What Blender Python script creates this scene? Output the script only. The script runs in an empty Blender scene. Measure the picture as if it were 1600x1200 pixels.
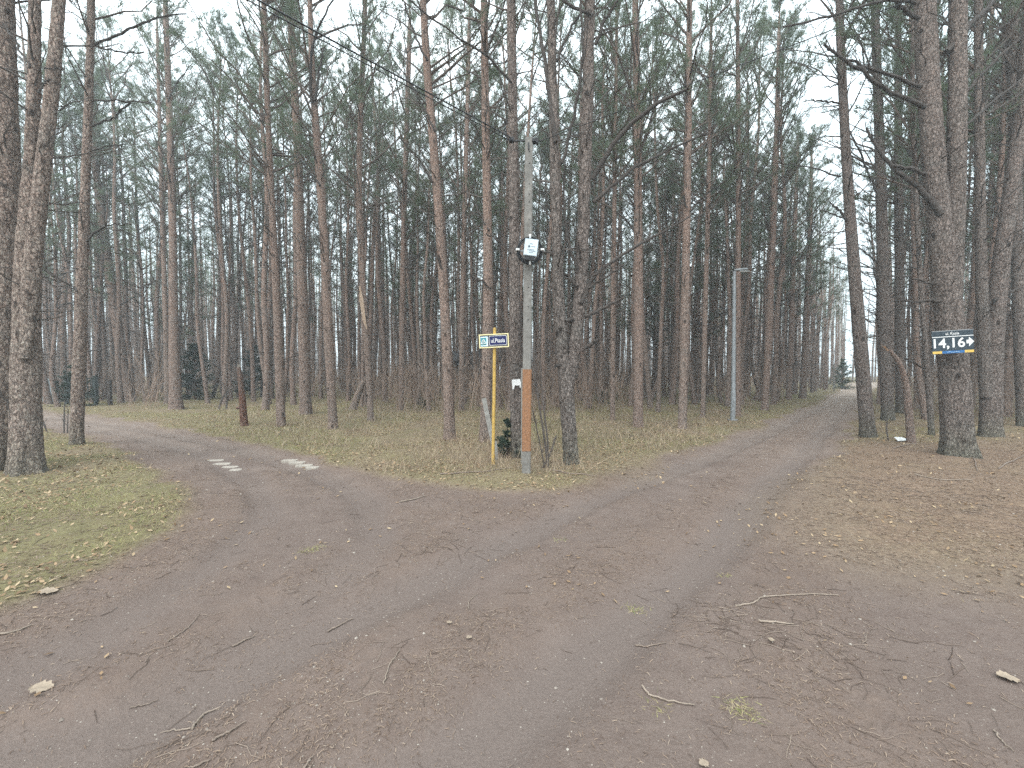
import bpy, math, random
import numpy as np
from mathutils import Vector, Matrix

SC = bpy.context.scene
COL = SC.collection
PI = math.pi
rs = np.random.RandomState(7)
random.seed(7)

# ------------------------------------------------------------------ camera
F, CX, CY, HOR, EYE = 650.0, 800.0, 600.0, 580.0, 1.65     # in pixels of the 1600 px wide photograph
PITCH = math.atan((CY - HOR) / F)
cam_d = bpy.data.cameras.new('camera')
cam_d.sensor_width = 36.0
cam_d.sensor_fit = 'HORIZONTAL'
cam_d.lens = F / 1600.0 * 36.0
cam_d.clip_start, cam_d.clip_end = 0.05, 1000.0
cam = bpy.data.objects.new('camera', cam_d)
cam.location = (0, 0, EYE)
cam.rotation_euler = (PI / 2 - PITCH, 0, 0)
COL.objects.link(cam)
SC.camera = cam

# ------------------------------------------------------------------ overcast sky, soft sun, exposure
SUN_EL, SUN_AZ = math.radians(52), math.radians(200)
world = bpy.data.worlds.new('World')
SC.world = world
world.use_nodes = True
wt = world.node_tree
wt.nodes.clear()
w_out = wt.nodes.new('ShaderNodeOutputWorld')
w_bg = wt.nodes.new('ShaderNodeBackground')
w_bg.inputs['Strength'].default_value = 0.12
w_sky = wt.nodes.new('ShaderNodeTexSky')
w_sky.sky_type = 'NISHITA'
w_sky.sun_disc = False
w_sky.sun_elevation = SUN_EL
w_sky.sun_rotation = SUN_AZ
w_sky.dust_density = 4.0
w_co = wt.nodes.new('ShaderNodeTexCoord')
w_no = wt.nodes.new('ShaderNodeTexNoise')
w_no.inputs['Scale'].default_value = 2.2
w_no.inputs['Detail'].default_value = 5.0
w_rp = wt.nodes.new('ShaderNodeValToRGB')
w_rp.color_ramp.elements[0].position = 0.3
w_rp.color_ramp.elements[0].color = (7.3, 8.8, 9.4, 1)
w_rp.color_ramp.elements[1].position = 0.7
w_rp.color_ramp.elements[1].color = (9.6, 10.6, 11.0, 1)
w_mx = wt.nodes.new('ShaderNodeMix')
w_mx.data_type = 'RGBA'
w_mx.inputs[0].default_value = 0.88
wt.links.new(w_co.outputs['Generated'], w_no.inputs['Vector'])
wt.links.new(w_no.outputs['Fac'], w_rp.inputs['Fac'])
wt.links.new(w_sky.outputs['Color'], w_mx.inputs[6])
w_sp = wt.nodes.new('ShaderNodeSeparateXYZ')               # an overcast sky brightens evenly from horizon to zenith
w_mr = wt.nodes.new('ShaderNodeMapRange')
w_mr.inputs[1].default_value, w_mr.inputs[2].default_value, w_mr.inputs[3].default_value, w_mr.inputs[4].default_value = 0.0, 1.0, 0.75, 1.45
w_vm = wt.nodes.new('ShaderNodeVectorMath'); w_vm.operation = 'SCALE'
wt.links.new(w_co.outputs['Generated'], w_sp.inputs[0]); wt.links.new(w_sp.outputs[2], w_mr.inputs[0])
wt.links.new(w_rp.outputs['Color'], w_vm.inputs[0]); wt.links.new(w_mr.outputs[0], w_vm.inputs['Scale'])
wt.links.new(w_vm.outputs[0], w_mx.inputs[7])
wt.links.new(w_mx.outputs[2], w_bg.inputs['Color'])
wt.links.new(w_bg.outputs['Background'], w_out.inputs['Surface'])

sun_d = bpy.data.lights.new('sun', 'SUN')
sun_d.energy = 1.5
sun_d.angle = math.radians(50)
sun_d.color = (1.0, 0.97, 0.93)
sun = bpy.data.objects.new('sun', sun_d)
COL.objects.link(sun)
sd = Vector((math.sin(SUN_AZ) * math.cos(SUN_EL), math.cos(SUN_AZ) * math.cos(SUN_EL), math.sin(SUN_EL)))
sun.rotation_euler = sd.to_track_quat('Z', 'Y').to_euler()
sun.location = (0, 0, 40)

SC.view_settings.view_transform = 'Standard'
SC.view_settings.look = 'None'
SC.view_settings.exposure = 1.15
SC.view_settings.gamma = 1.0
SC.view_settings.use_curve_mapping = False
SC.render.engine = 'CYCLES'
SC.cycles.max_bounces = 7
SC.cycles.diffuse_bounces = 5
SC.cycles.glossy_bounces = 2
SC.cycles.transmission_bounces = 3
SC.cycles.volume_bounces = 0
SC.cycles.use_denoising = False

# ------------------------------------------------------------------ pixel helpers (used once, to place things in the world)
CP, SP = math.cos(PITCH), math.sin(PITCH)
def ray(u, v):
    xc, yc = (u - CX) / F, -(v - CY) / F
    return np.array([xc, CP + yc * SP, -SP + yc * CP])
def oa(x, y):                                             # a round trunk looks wider away from the lens axis
    return y / math.hypot(x, y)
def gnd(u, v):
    d = ray(u, v)
    t = -EYE / d[2]
    return np.array([d[0] * t, d[1] * t])
def at(u, v, Y):
    d = ray(u, v)
    t = Y / d[1]
    return np.array([d[0] * t, Y, EYE + d[2] * t])

# ------------------------------------------------------------------ numpy noise
def _hash(ix, iy, iz, seed):
    n = (ix * 374761393 + iy * 668265263 + iz * 2147483647 + seed * 974634777) & 0xffffffff
    n = ((n ^ (n >> 13)) * 1274126177) & 0xffffffff
    n = ((n ^ (n >> 16)) * 2246822519) & 0xffffffff
    return ((n ^ (n >> 15)) & 0xffff) / 65535.0
def noise3(x, y, z, seed=0):
    x, y, z = np.broadcast_arrays(np.asarray(x, float), np.asarray(y, float), np.asarray(z, float))
    xi, yi, zi = np.floor(x).astype(np.int64), np.floor(y).astype(np.int64), np.floor(z).astype(np.int64)
    fx, fy, fz = x - xi, y - yi, z - zi
    fx, fy, fz = [f * f * (3 - 2 * f) for f in (fx, fy, fz)]
    r = 0
    for dx in (0, 1):
        for dy in (0, 1):
            for dz in (0, 1):
                w = (fx if dx else 1 - fx) * (fy if dy else 1 - fy) * (fz if dz else 1 - fz)
                r = r + w * _hash(xi + dx, yi + dy, zi + dz, seed)
    return r
def fbm(x, y, z=0.0, oct=4, seed=0):
    a, s, r = 0.5, 1.0, 0
    for o in range(oct):
        r = r + a * (noise3(x * s, y * s, np.asarray(z) * s, seed + o) - 0.5)
        a, s = a * 0.5, s * 2.03
    return r                                               # about -0.5 .. 0.5
def sstep(a, b, x):
    t = np.clip((x - a) / (b - a), 0, 1)
    return t * t * (3 - 2 * t)

# ------------------------------------------------------------------ mesh helpers
def new_mesh(name, V, Q=None, T=None, mat_q=0, mat_t=0, mats=(), smooth=True, cols=None):
    V = np.asarray(V, np.float32).reshape(-1, 3)
    Q = np.zeros((0, 4), np.int64) if Q is None else np.asarray(Q, np.int64).reshape(-1, 4)
    T = np.zeros((0, 3), np.int64) if T is None else np.asarray(T, np.int64).reshape(-1, 3)
    me = bpy.data.meshes.new(name)
    me.vertices.add(len(V))
    me.vertices.foreach_set('co', V.ravel())
    nl = Q.size + T.size
    me.loops.add(nl)
    me.loops.foreach_set('vertex_index', np.concatenate([Q.ravel(), T.ravel()]).astype(np.int32))
    nf = len(Q) + len(T)
    me.polygons.add(nf)
    st = np.concatenate([np.arange(len(Q)) * 4, Q.size + np.arange(len(T)) * 3]).astype(np.int32)
    me.polygons.foreach_set('loop_start', st)
    mi = np.concatenate([np.broadcast_to(mat_q, (len(Q),)), np.broadcast_to(mat_t, (len(T),))]).astype(np.int32)
    me.polygons.foreach_set('material_index', mi)
    me.polygons.foreach_set('use_smooth', np.full(nf, bool(smooth)))
    for m in mats:
        me.materials.append(m)
    if cols is not None:
        a = me.attributes.new('tint', 'FLOAT', 'POINT')
        a.data.foreach_set('value', np.asarray(cols, np.float32).ravel())
    me.update(calc_edges=True)
    me.validate()
    return me

class MB:                                                  # collects pieces into ONE mesh
    def __init__(s):
        s.V, s.Q, s.T, s.mq, s.mt, s.C, s.n = [], [], [], [], [], [], 0
    def add(s, V, Q=None, T=None, m=0, c=None):
        V = np.asarray(V, float).reshape(-1, 3)
        if Q is not None and len(Q):
            Q = np.asarray(Q, np.int64).reshape(-1, 4); s.Q.append(Q + s.n); s.mq.append(np.full(len(Q), m))
        if T is not None and len(T):
            T = np.asarray(T, np.int64).reshape(-1, 3); s.T.append(T + s.n); s.mt.append(np.full(len(T), m))
        s.V.append(V); s.n += len(V)
        s.C.append(np.broadcast_to(0.5 if c is None else c, (len(V),)))
        return s
    def box(s, c, d, m=0, R=None):
        c, d = np.array(c, float), np.array(d, float) / 2
        V = np.array([[x, y, z] for x in (-1, 1) for y in (-1, 1) for z in (-1, 1)], float) * d
        if R is not None: V = V @ np.array(R).T
        return s.add(V + c, [[0, 1, 3, 2], [4, 6, 7, 5], [0, 4, 5, 1], [2, 3, 7, 6], [0, 2, 6, 4], [1, 5, 7, 3]], m=m)
    def tube(s, P, R, sides=8, m=0, cap=True):
        P = np.array(P, float); R = np.broadcast_to(np.array(R, float), (len(P),))
        V, Q = tubes(P[None], R[None], sides)
        s.add(V, Q, m=m)
        if cap:
            for k, ring in ((0, V[:sides]), (1, V[-sides:])):
                c = ring.mean(0)
                T = [[i, (i + 1) % sides, sides] if k else [(i + 1) % sides, i, sides] for i in range(sides)]
                s.add(np.vstack([ring, c]), T=T, m=m)
        return s
    def mesh(s, name, mats, smooth=True, tint=False):
        return new_mesh(name, np.vstack(s.V), np.vstack(s.Q) if s.Q else None, np.vstack(s.T) if s.T else None,
                        np.concatenate(s.mq) if s.mq else 0, np.concatenate(s.mt) if s.mt else 0, mats, smooth,
                        np.concatenate(s.C) if tint else None)

def tubes(P, R, s):                                        # P (B,n,3), R (B,n): many tapered tubes at once
    P, R = np.asarray(P, float), np.asarray(R, float)
    B, n, _ = P.shape
    T = np.gradient(P, axis=1)
    T /= np.linalg.norm(T, axis=2, keepdims=True) + 1e-9
    mt = np.abs(T.mean(1))
    ref = np.where((mt[:, 2] > 0.75)[:, None], np.array([1.0, 0, 0]), np.array([0, 0, 1.0]))[:, None, :]
    N1 = np.cross(T, ref); N1 /= np.linalg.norm(N1, axis=2, keepdims=True) + 1e-9
    N2 = np.cross(T, N1)
    a = np.arange(s) / s * 2 * PI
    V = P[:, :, None] + R[:, :, None, None] * (np.cos(a)[:, None] * N1[:, :, None] + np.sin(a)[:, None] * N2[:, :, None])
    i = np.arange(s); j = (i + 1) % s
    k = np.arange(n - 1)[:, None] * s
    q = np.stack([k + i, k + j, k + s + j, k + s + i], -1).reshape(-1, 4)
    Q = (q[None] + (np.arange(B) * n * s)[:, None, None]).reshape(-1, 4)
    return V.reshape(-1, 3), Q

def blades(P, D, L, W, rng):                               # thin pointed leaves: one triangle each
    P, D = np.asarray(P, float), np.asarray(D, float)
    D = D / (np.linalg.norm(D, axis=1, keepdims=True) + 1e-9)
    S = np.cross(D, rng.normal(size=D.shape)); S /= np.linalg.norm(S, axis=1, keepdims=True) + 1e-9
    L = np.broadcast_to(L, (len(P),))[:, None]; W = np.broadcast_to(W, (len(P),))[:, None]
    V = np.stack([P + S * W / 2, P - S * W / 2, P + D * L], 1).reshape(-1, 3)
    return V, np.arange(len(P) * 3).reshape(-1, 3)

def ob(name, me, parent=None, loc=(0, 0, 0), rot=(0, 0, 0), kind=None, label=None):
    o = bpy.data.objects.new(name, me)
    COL.objects.link(o)
    o.location = loc; o.rotation_euler = rot
    if parent is not None: o.parent = parent
    if kind: o['kind'] = kind
    if label: o['label'] = label
    return o
def tag(o, label, cat, group=None, kind=None):
    o['label'] = label; o['category'] = cat
    if group: o['group'] = group
    if kind: o['kind'] = kind
    return o
def thing(name, label, cat, loc=(0, 0, 0), rot=(0, 0, 0), group=None):
    o = bpy.data.objects.new(name, None)
    o.empty_display_size = 0.2
    COL.objects.link(o)
    o.location = loc; o.rotation_euler = rot
    return tag(o, label, cat, group)
def copy_tree(o, parent=None):
    c = o.copy(); COL.objects.link(c)
    if parent is not None: c.parent = parent
    for ch in list(o.children): copy_tree(ch, c)
    return c

# ------------------------------------------------------------------ materials
def mat(name):
    m = bpy.data.materials.new(name); m.use_nodes = True
    t = m.node_tree; t.nodes.clear()
    out = t.nodes.new('ShaderNodeOutputMaterial'); b = t.nodes.new('ShaderNodeBsdfPrincipled')
    b.inputs['Roughness'].default_value = 0.85
    b.inputs['Specular IOR Level'].default_value = 0.25
    t.links.new(b.outputs[0], out.inputs['Surface'])
    return m, t, b, out
class G:                                                   # tiny node graph helper
    def __init__(s, t): s.t = t
    def n(s, typ, **kw):
        x = s.t.nodes.new('ShaderNode' + typ)
        for k, v in kw.items(): setattr(x, k, v)
        return x
    def l(s, a, b): s.t.links.new(a, b)
    def put(s, sock, v):
        if hasattr(v, 'links') or hasattr(v, 'is_linked'): s.l(v, sock)
        elif isinstance(v, (tuple, list)) and len(v) == 3 and sock.type == 'RGBA': sock.default_value = (*v, 1)
        else: sock.default_value = v
    def mix(s, f, a, b, mode='MIX'):
        x = s.n('Mix', data_type='RGBA', blend_type=mode)
        s.put(x.inputs[0], f); s.put(x.inputs[6], a); s.put(x.inputs[7], b)
        return x.outputs[2]
    def math(s, op, a, b=0.0, c=0.0, clamp=False):
        x = s.n('Math', operation=op, use_clamp=clamp)
        s.put(x.inputs[0], a); s.put(x.inputs[1], b); s.put(x.inputs[2], c)
        return x.outputs[0]
    def rng(s, v, a, b, c=0.0, d=1.0):
        x = s.n('MapRange'); s.put(x.inputs[0], v)
        for i, q in enumerate((a, b, c, d)): x.inputs[i + 1].default_value = q
        return x.outputs[0]
    def noise(s, vec, scale, detail=3.0, rough=0.55):
        x = s.n('TexNoise'); s.l(vec, x.inputs['Vector'])
        x.inputs['Scale'].default_value = scale; x.inputs['Detail'].default_value = detail; x.inputs['Roughness'].default_value = rough
        return x.outputs['Fac']
    def vor(s, vec, scale, feat='F1', out='Distance'):
        x = s.n('TexVoronoi', feature=feat); s.l(vec, x.inputs['Vector']); x.inputs['Scale'].default_value = scale
        return x.outputs[out]
    def mapping(s, vec, scale=(1, 1, 1), loc=None):
        x = s.n('Mapping'); s.l(vec, x.inputs['Vector']); x.inputs['Scale'].default_value = scale
        if loc is not None: s.l(loc, x.inputs['Location'])
        return x.outputs['Vector']
    def attr(s, name): return s.n('Attribute', attribute_name=name).outputs['Fac']
    def bump(s, h, strength, dist, b):
        x = s.n('Bump'); x.inputs['Strength'].default_value = strength; x.inputs['Distance'].default_value = dist
        s.l(h, x.inputs['Height']); s.l(x.outputs[0], b.inputs['Normal'])

def paint(name, col, rough=0.6, var=0.25, scale=6.0, metal=0.0, spec=0.3, dirt=None):
    m, t, b, o = mat(name); g = G(t)
    co = g.n('TexCoord').outputs['Object']
    f = g.noise(co, scale, 6, 0.65)
    c = g.mix(g.rng(f, 0.35, 0.7), tuple(x * (1 - var) for x in col), tuple(min(1, x * (1 + var * 0.5)) for x in col))
    if dirt: c = g.mix(g.rng(g.noise(co, scale * 3.1, 5, 0.7), 0.52, 0.7, 0, 0.7), c, dirt)
    g.l(c, b.inputs['Base Color'])
    g.l(g.rng(f, 0.2, 0.8, rough - 0.1, min(1, rough + 0.15)), b.inputs['Roughness'])
    b.inputs['Metallic'].default_value = metal; b.inputs['Specular IOR Level'].default_value = spec
    g.bump(g.noise(co, scale * 14, 3), 0.25, 0.004, b)
    return m

def bark(name, low, high, z0, z1, crack, scale=1.0, bump=0.9, moss=0.0, wander=5.0):
    m, t, b, o = mat(name); g = G(t)
    tc = g.n('TexCoord').outputs['Object']
    rnd = g.n('ObjectInfo').outputs['Random']
    cmb = g.n('CombineXYZ'); g.l(g.math('MULTIPLY', rnd, 37.0), cmb.inputs[2]); g.l(g.math('MULTIPLY', rnd, 11.0), cmb.inputs[0])
    v0 = g.mapping(tc, (1, 1, 1), cmb.outputs[0])
    nz = g.n('TexNoise'); g.l(v0, nz.inputs['Vector']); nz.inputs['Scale'].default_value = 16.0; nz.inputs['Detail'].default_value = 5; nz.inputs['Roughness'].default_value = 0.7
    vm = g.n('VectorMath', operation='MULTIPLY_ADD'); g.l(nz.outputs['Color'], vm.inputs[0]); vm.inputs[1].default_value = (0.10, 0.10, 0.20); g.l(v0, vm.inputs[2])
    vs = g.mapping(vm.outputs[0], (1, 1, 0.40))
    cr = g.vor(vs, 30.0 * scale, 'DISTANCE_TO_EDGE')
    cell = g.vor(vs, 30.0 * scale, 'F1', 'Color')
    fine = g.noise(v0, 75.0 * scale, 6, 0.75)
    flake = g.noise(g.mapping(v0, (1, 1, 0.6)), 38.0 * scale, 5, 0.7)
    blot = g.noise(v0, 2.6, 5, 0.65)
    sep = g.n('SeparateXYZ'); g.l(tc, sep.inputs[0])
    zf = g.rng(g.math('ADD', sep.outputs[2], g.math('MULTIPLY', blot, wander)), z0 + wander / 2, z1 + wander / 2)
    base = g.mix(zf, low, high)
    base = g.mix(g.rng(rnd, 0, 1, 0.0, 0.5), base, tuple(x * k for x, k in zip(high, (0.8, 0.72, 0.72))))
    sc = g.n('SeparateColor'); g.l(cell, sc.inputs[0])
    base = g.mix(g.rng(sc.outputs[0], 0, 1, 0.0, 0.45), base, tuple(x * 1.5 for x in low))
    base = g.mix(g.rng(flake, 0.5, 0.72, 0, 0.75), base, tuple(min(0.5, x * 2.0) for x in low))
    base = g.mix(g.rng(flake, 0.46, 0.30, 0, 0.75), base, tuple(x * 1.4 for x in crack))
    base = g.mix(g.rng(blot, 0.5, 0.7, 0, 0.35), base, tuple(sum(low) / 3 * k for k in (1.0, 1.04, 0.96)))
    if moss > 0:
        base = g.mix(g.math('MULTIPLY', g.rng(sep.outputs[2], 0.0, 0.7, moss, 0.0), g.rng(fine, 0.35, 0.6)), base, (0.13, 0.155, 0.10))
    kn_ = g.math('MULTIPLY', g.rng(g.vor(g.mapping(v0, (1, 1, 0.55)), 4.2), 0.10, 0.19, 0.85, 0.0), g.rng(blot, 0.35, 0.5))
    base = g.mix(kn_, base, tuple(x * 0.8 for x in crack))
    str_ = g.noise(g.mapping(v0, (1, 1, 0.22)), 14.0, 5, 0.7)
    base = g.mix(g.rng(str_, 0.56, 0.72, 0, 0.55), base, tuple(x * 0.42 for x in low))
    ck = g.math('MULTIPLY', g.rng(cr, 0.0, 0.18, 1.0, 0.0), g.rng(flake, 0.66, 0.42, 0.3, 1.0))
    base = g.mix(ck, base, crack)
    g.l(base, b.inputs['Base Color'])
    b.inputs['Roughness'].default_value = 0.95; b.inputs['Specular IOR Level'].default_value = 0.1
    h = g.math('ADD', g.math('MULTIPLY', g.rng(cr, 0.0, 0.25), 0.5), g.math('ADD', g.math('MULTIPLY', fine, 0.5), g.math('MULTIPLY', flake, 1.4)))
    g.bump(h, bump, 0.025, b)
    return m

def leafmat(name, c1, c2, trans=0.35, scale=0.6):
    m, t, b, o = mat(name); g = G(t)
    tc = g.n('TexCoord').outputs['Object']; rnd = g.n('ObjectInfo').outputs['Random']
    f = g.noise(tc, scale, 3)
    f2 = g.noise(tc, 9.0, 2)
    x = g.math('ADD', g.rng(f, 0.3, 0.7, 0, 0.6), g.math('MULTIPLY', rnd, 0.4))
    c = g.mix(x, c1, c2)
    c = g.mix(g.rng(f2, 0.3, 0.7, 0.0, 0.5), c, tuple(k * 0.6 for k in c1))
    g.l(c, b.inputs['Base Color']); b.inputs['Roughness'].default_value = 0.6; b.inputs['Specular IOR Level'].default_value = 0.2
    tr = g.n('BsdfTranslucent'); g.l(c, tr.inputs['Color'])
    mx = g.n('MixShader'); mx.inputs[0].default_value = trans
    g.l(b.outputs[0], mx.inputs[1]); g.l(tr.outputs[0], mx.inputs[2]); g.l(mx.outputs[0], o.inputs['Surface'])
    return m

def tinted(name, ramp, trans=0.0, rough=0.9):              # colour picked by the per-piece 'tint' attribute
    m, t, b, o = mat(name); g = G(t)
    r = g.n('ValToRGB'); r.color_ramp.interpolation = 'LINEAR'
    e = r.color_ramp.elements
    while len(e) < len(ramp): e.new(0.5)
    for i, c in enumerate(ramp):
        e[i].position = i / (len(ramp) - 1); e[i].color = (*(k * 0.84 for k in c), 1)
    g.l(g.attr('tint'), r.inputs[0]); g.l(r.outputs[0], b.inputs['Base Color'])
    b.inputs['Roughness'].default_value = rough; b.inputs['Specular IOR Level'].default_value = 0.15
    if trans:
        tr = g.n('BsdfTranslucent'); g.l(r.outputs[0], tr.inputs['Color'])
        mx = g.n('MixShader'); mx.inputs[0].default_value = trans
        g.l(b.outputs[0], mx.inputs[1]); g.l(tr.outputs[0], mx.inputs[2]); g.l(mx.outputs[0], o.inputs['Surface'])
    return m

M_BARK = bark('pine_bark', (0.255, 0.198, 0.168), (0.36, 0.24, 0.188), 0.6, 5.5, (0.045, 0.035, 0.03), 1.0, 0.8)
M_BARKN = bark('thick_pine_bark', (0.20, 0.170, 0.153), (0.27, 0.212, 0.182), 2.0, 7.0, (0.035, 0.028, 0.024), 0.85, 1.0, moss=0.7)
M_TWIG = paint('dead_twig_wood', (0.10, 0.083, 0.073), 0.9, 0.4, 3.0)
M_BARKL = bark('warm_thick_bark', (0.30, 0.235, 0.20), (0.40, 0.29, 0.24), 0.8, 5.0, (0.045, 0.034, 0.029), 0.85, 1.0, moss=0.6)
M_LIMB = paint('limb_bark', (0.06, 0.05, 0.044), 0.95, 0.4, 12.0)
M_PALE = paint('bleached_wood', (0.30, 0.26, 0.22), 0.9, 0.35, 8.0)
M_LIVE = paint('branch_bark', (0.12, 0.088, 0.07), 0.9, 0.4, 3.0)
M_NEED = leafmat('pine_needles', (0.135, 0.175, 0.115), (0.18, 0.215, 0.13), 0.5)
M_SPRU = leafmat('spruce_needles', (0.036, 0.062, 0.042), (0.06, 0.09, 0.055), 0.25)

# ------------------------------------------------------------------ ground: road outline, tracks, masks
def pxs(l): return [tuple(gnd(u, v)) for u, v in l]
ROAD = ([(-60, 24.5)] + pxs([(-300, 628), (0, 640), (60, 642), (140, 648), (250, 662), (330, 678), (400, 692), (480, 712), (560, 735), (640, 752),
         (720, 763), (800, 769), (860, 769), (920, 758), (1000, 728), (1100, 694), (1200, 658), (1270, 633), (1310, 610)]) + [(40.6, 50.5), (46, 56.5), (69, 66), (118, 75)]
        + [(118, 71), (71, 62), (49.5, 53), (43.4, 48.5)] + pxs([(1354, 612), (1349, 640), (1328, 676), (1299, 715), (1275, 755), (1270, 800), (1295, 845), (1360, 872), (1480, 888), (1750, 905)])
        + [(9, 0.5), (9, -14), (-3, -14), (-5.2, 0.5)] + pxs([(-200, 1015), (0, 957), (100, 917), (190, 877), (260, 835), (292, 800), (285, 770), (240, 737),
         (190, 708), (120, 683), (55, 669), (0, 663), (-300, 648)]) + [(-60, 19)])
ROAD = np.array(ROAD)
def seg_dist(x, y, A, B):
    d = B - A; L2 = (d * d).sum() + 1e-9
    t = np.clip(((x - A[0]) * d[0] + (y - A[1]) * d[1]) / L2, 0, 1)
    return np.hypot(x - A[0] - t * d[0], y - A[1] - t * d[1])
def road_sd(x, y):                                         # > 0 inside the road
    x, y = np.asarray(x, float), np.asarray(y, float)
    ins = np.zeros(x.shape, bool); dm = np.full(x.shape, 1e9)
    for i in range(len(ROAD)):
        A, B = ROAD[i], ROAD[(i + 1) % len(ROAD)]
        dm = np.minimum(dm, seg_dist(x, y, A, B))
        c = ((A[1] > y) != (B[1] > y))
        with np.errstate(divide='ignore', invalid='ignore'):
            xx = (B[0] - A[0]) * (y - A[1]) / (B[1] - A[1]) + A[0]
        ins ^= c & (x < xx)
    return np.where(ins, dm, -dm)
def pl_dist(x, y, pts):
    pts = np.array(pts); d = np.full(np.shape(x), 1e9)
    for A, B in zip(pts[:-1], pts[1:]): d = np.minimum(d, seg_dist(x, y, A, B))
    return d
FAR = [(42, 49.5), (48, 55), (70, 64), (117, 73)]
RUT = [pxs([(-150, 1230), (180, 1130), (430, 1010), (660, 905), (880, 800), (1000, 752), (1130, 703), (1230, 660), (1300, 626)]) + FAR,
       pxs([(480, 1300), (700, 1180), (900, 1030), (1030, 925), (1120, 850), (1190, 770), (1260, 700), (1315, 640)]) + FAR,
       pxs([(-200, 1160), (120, 1000), (330, 880), (420, 800), (400, 750), (330, 710), (220, 680), (120, 663), (-200, 645)]),
       pxs([(-100, 1300), (250, 1080), (480, 930), (590, 840), (580, 780), (500, 738), (380, 700), (250, 672), (100, 652), (-200, 636)])]
STRIP = [pxs([(420, 1230), (600, 1050), (830, 940), (1060, 820), (1200, 710), (1280, 650)]),
         pxs([(620, 800), (800, 800), (880, 782)]), pxs([(1250, 760), (1230, 900), (1250, 1050), (1400, 1200)]),
         pxs([(560, 860), (300, 1010), (60, 1130)]), pxs([(330, 790), (420, 740)]), pxs([(700, 790), (560, 1000), (300, 1190)])]
def masks(x, y):
    sd0 = road_sd(x, y)
    r = np.hypot(x, y)
    s = sd0 + 0.55 * fbm(x * 1.3, y * 1.3, oct=4, seed=3) * np.clip(r / 9, 0.35, 2)
    wd = 0.16 + 0.75 * sstep(0.8, 2.4, x) * (1 - sstep(5.5, 8.5, y))
    road = sstep(-wd, wd * 1.1, s)
    n1 = fbm(x * 0.7, y * 0.7, oct=4, seed=11); n2 = fbm(x * 2.6, y * 2.6, oct=3, seed=17)
    rut = 0
    for i, p in enumerate(RUT):
        d = pl_dist(x, y, p) + 0.25 * n1
        rut = np.maximum(rut, (1 - sstep(0.10, 0.34, d)) * (1.0 if i < 2 else 0.7))
    rut = rut * road
    strip = 0
    for p in STRIP:
        d = pl_dist(x, y, p) + 0.45 * n1 + 0.3 * n2
        strip = np.maximum(strip, 1 - sstep(0.05, 0.55, d))
    edge = (1 - sstep(0.0, 0.9, s)) * road
    needle = np.clip(np.maximum(strip * 0.7, edge * (0.75 + 0.8 * n2)) * (1 - 0.8 * rut) + sstep(0.06, 0.22, n1 + 0.6 * n2) * 0.35 * (1 - rut), 0, 1)
    # right verge: brown pine litter; left verge and the wedge: yellow-green
    lx = sstep(-1.9, -0.5, x - 0.85 * y)                     # to the right of the right-hand track
    needle = np.where(road < 0.99, np.maximum(needle, (1 - road) * lx * (1 - 0.7 * sstep(8, 11, y) )), needle)
    left = (1 - sstep(-3.6, -2.6, x)) * (1 - sstep(9, 13, y))
    moss = (1 - road) * np.clip(0.18 * left + 0.46 * (1 - lx) + 0.30 * lx * sstep(7.5, 10.5, y) + 1.7 * n1 + 0.8 * n2, 0, 1)
    wedge_front = (1 - sstep(8.0, 9.5, y)) * (1 - left) * (1 - lx)
    moss = moss * (1 - 0.25 * wedge_front)
    return sd0, s, road, rut, np.clip(needle, 0, 1), moss
def hgt(x, y, mk=None):
    x, y = np.asarray(x, float), np.asarray(y, float)
    sd0, s, road, rut, needle, moss = mk if mk is not None else masks(x, y)
    far = np.clip(np.hypot(x, y) / 25, 0, 1)
    z = 0.16 * fbm(x * 0.25, y * 0.25, oct=3, seed=5) * (0.3 + far)
    z = z + (1 - road) * (0.05 + 0.07 * fbm(x * 2.2, y * 2.2, oct=4, seed=8))
    z = z - 0.05 * rut + 0.02 * needle * road + 0.045 * fbm(x * 3.0, y * 3.0, oct=3, seed=9) * (1 - rut) * 0.5
    z = z + 0.010 * fbm(x * 18, y * 18, oct=2, seed=21) * (1 - 0.6 * rut)
    return z - 0.02
def gz(x, y): return float(hgt(np.array([x]), np.array([y]))[0])

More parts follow.
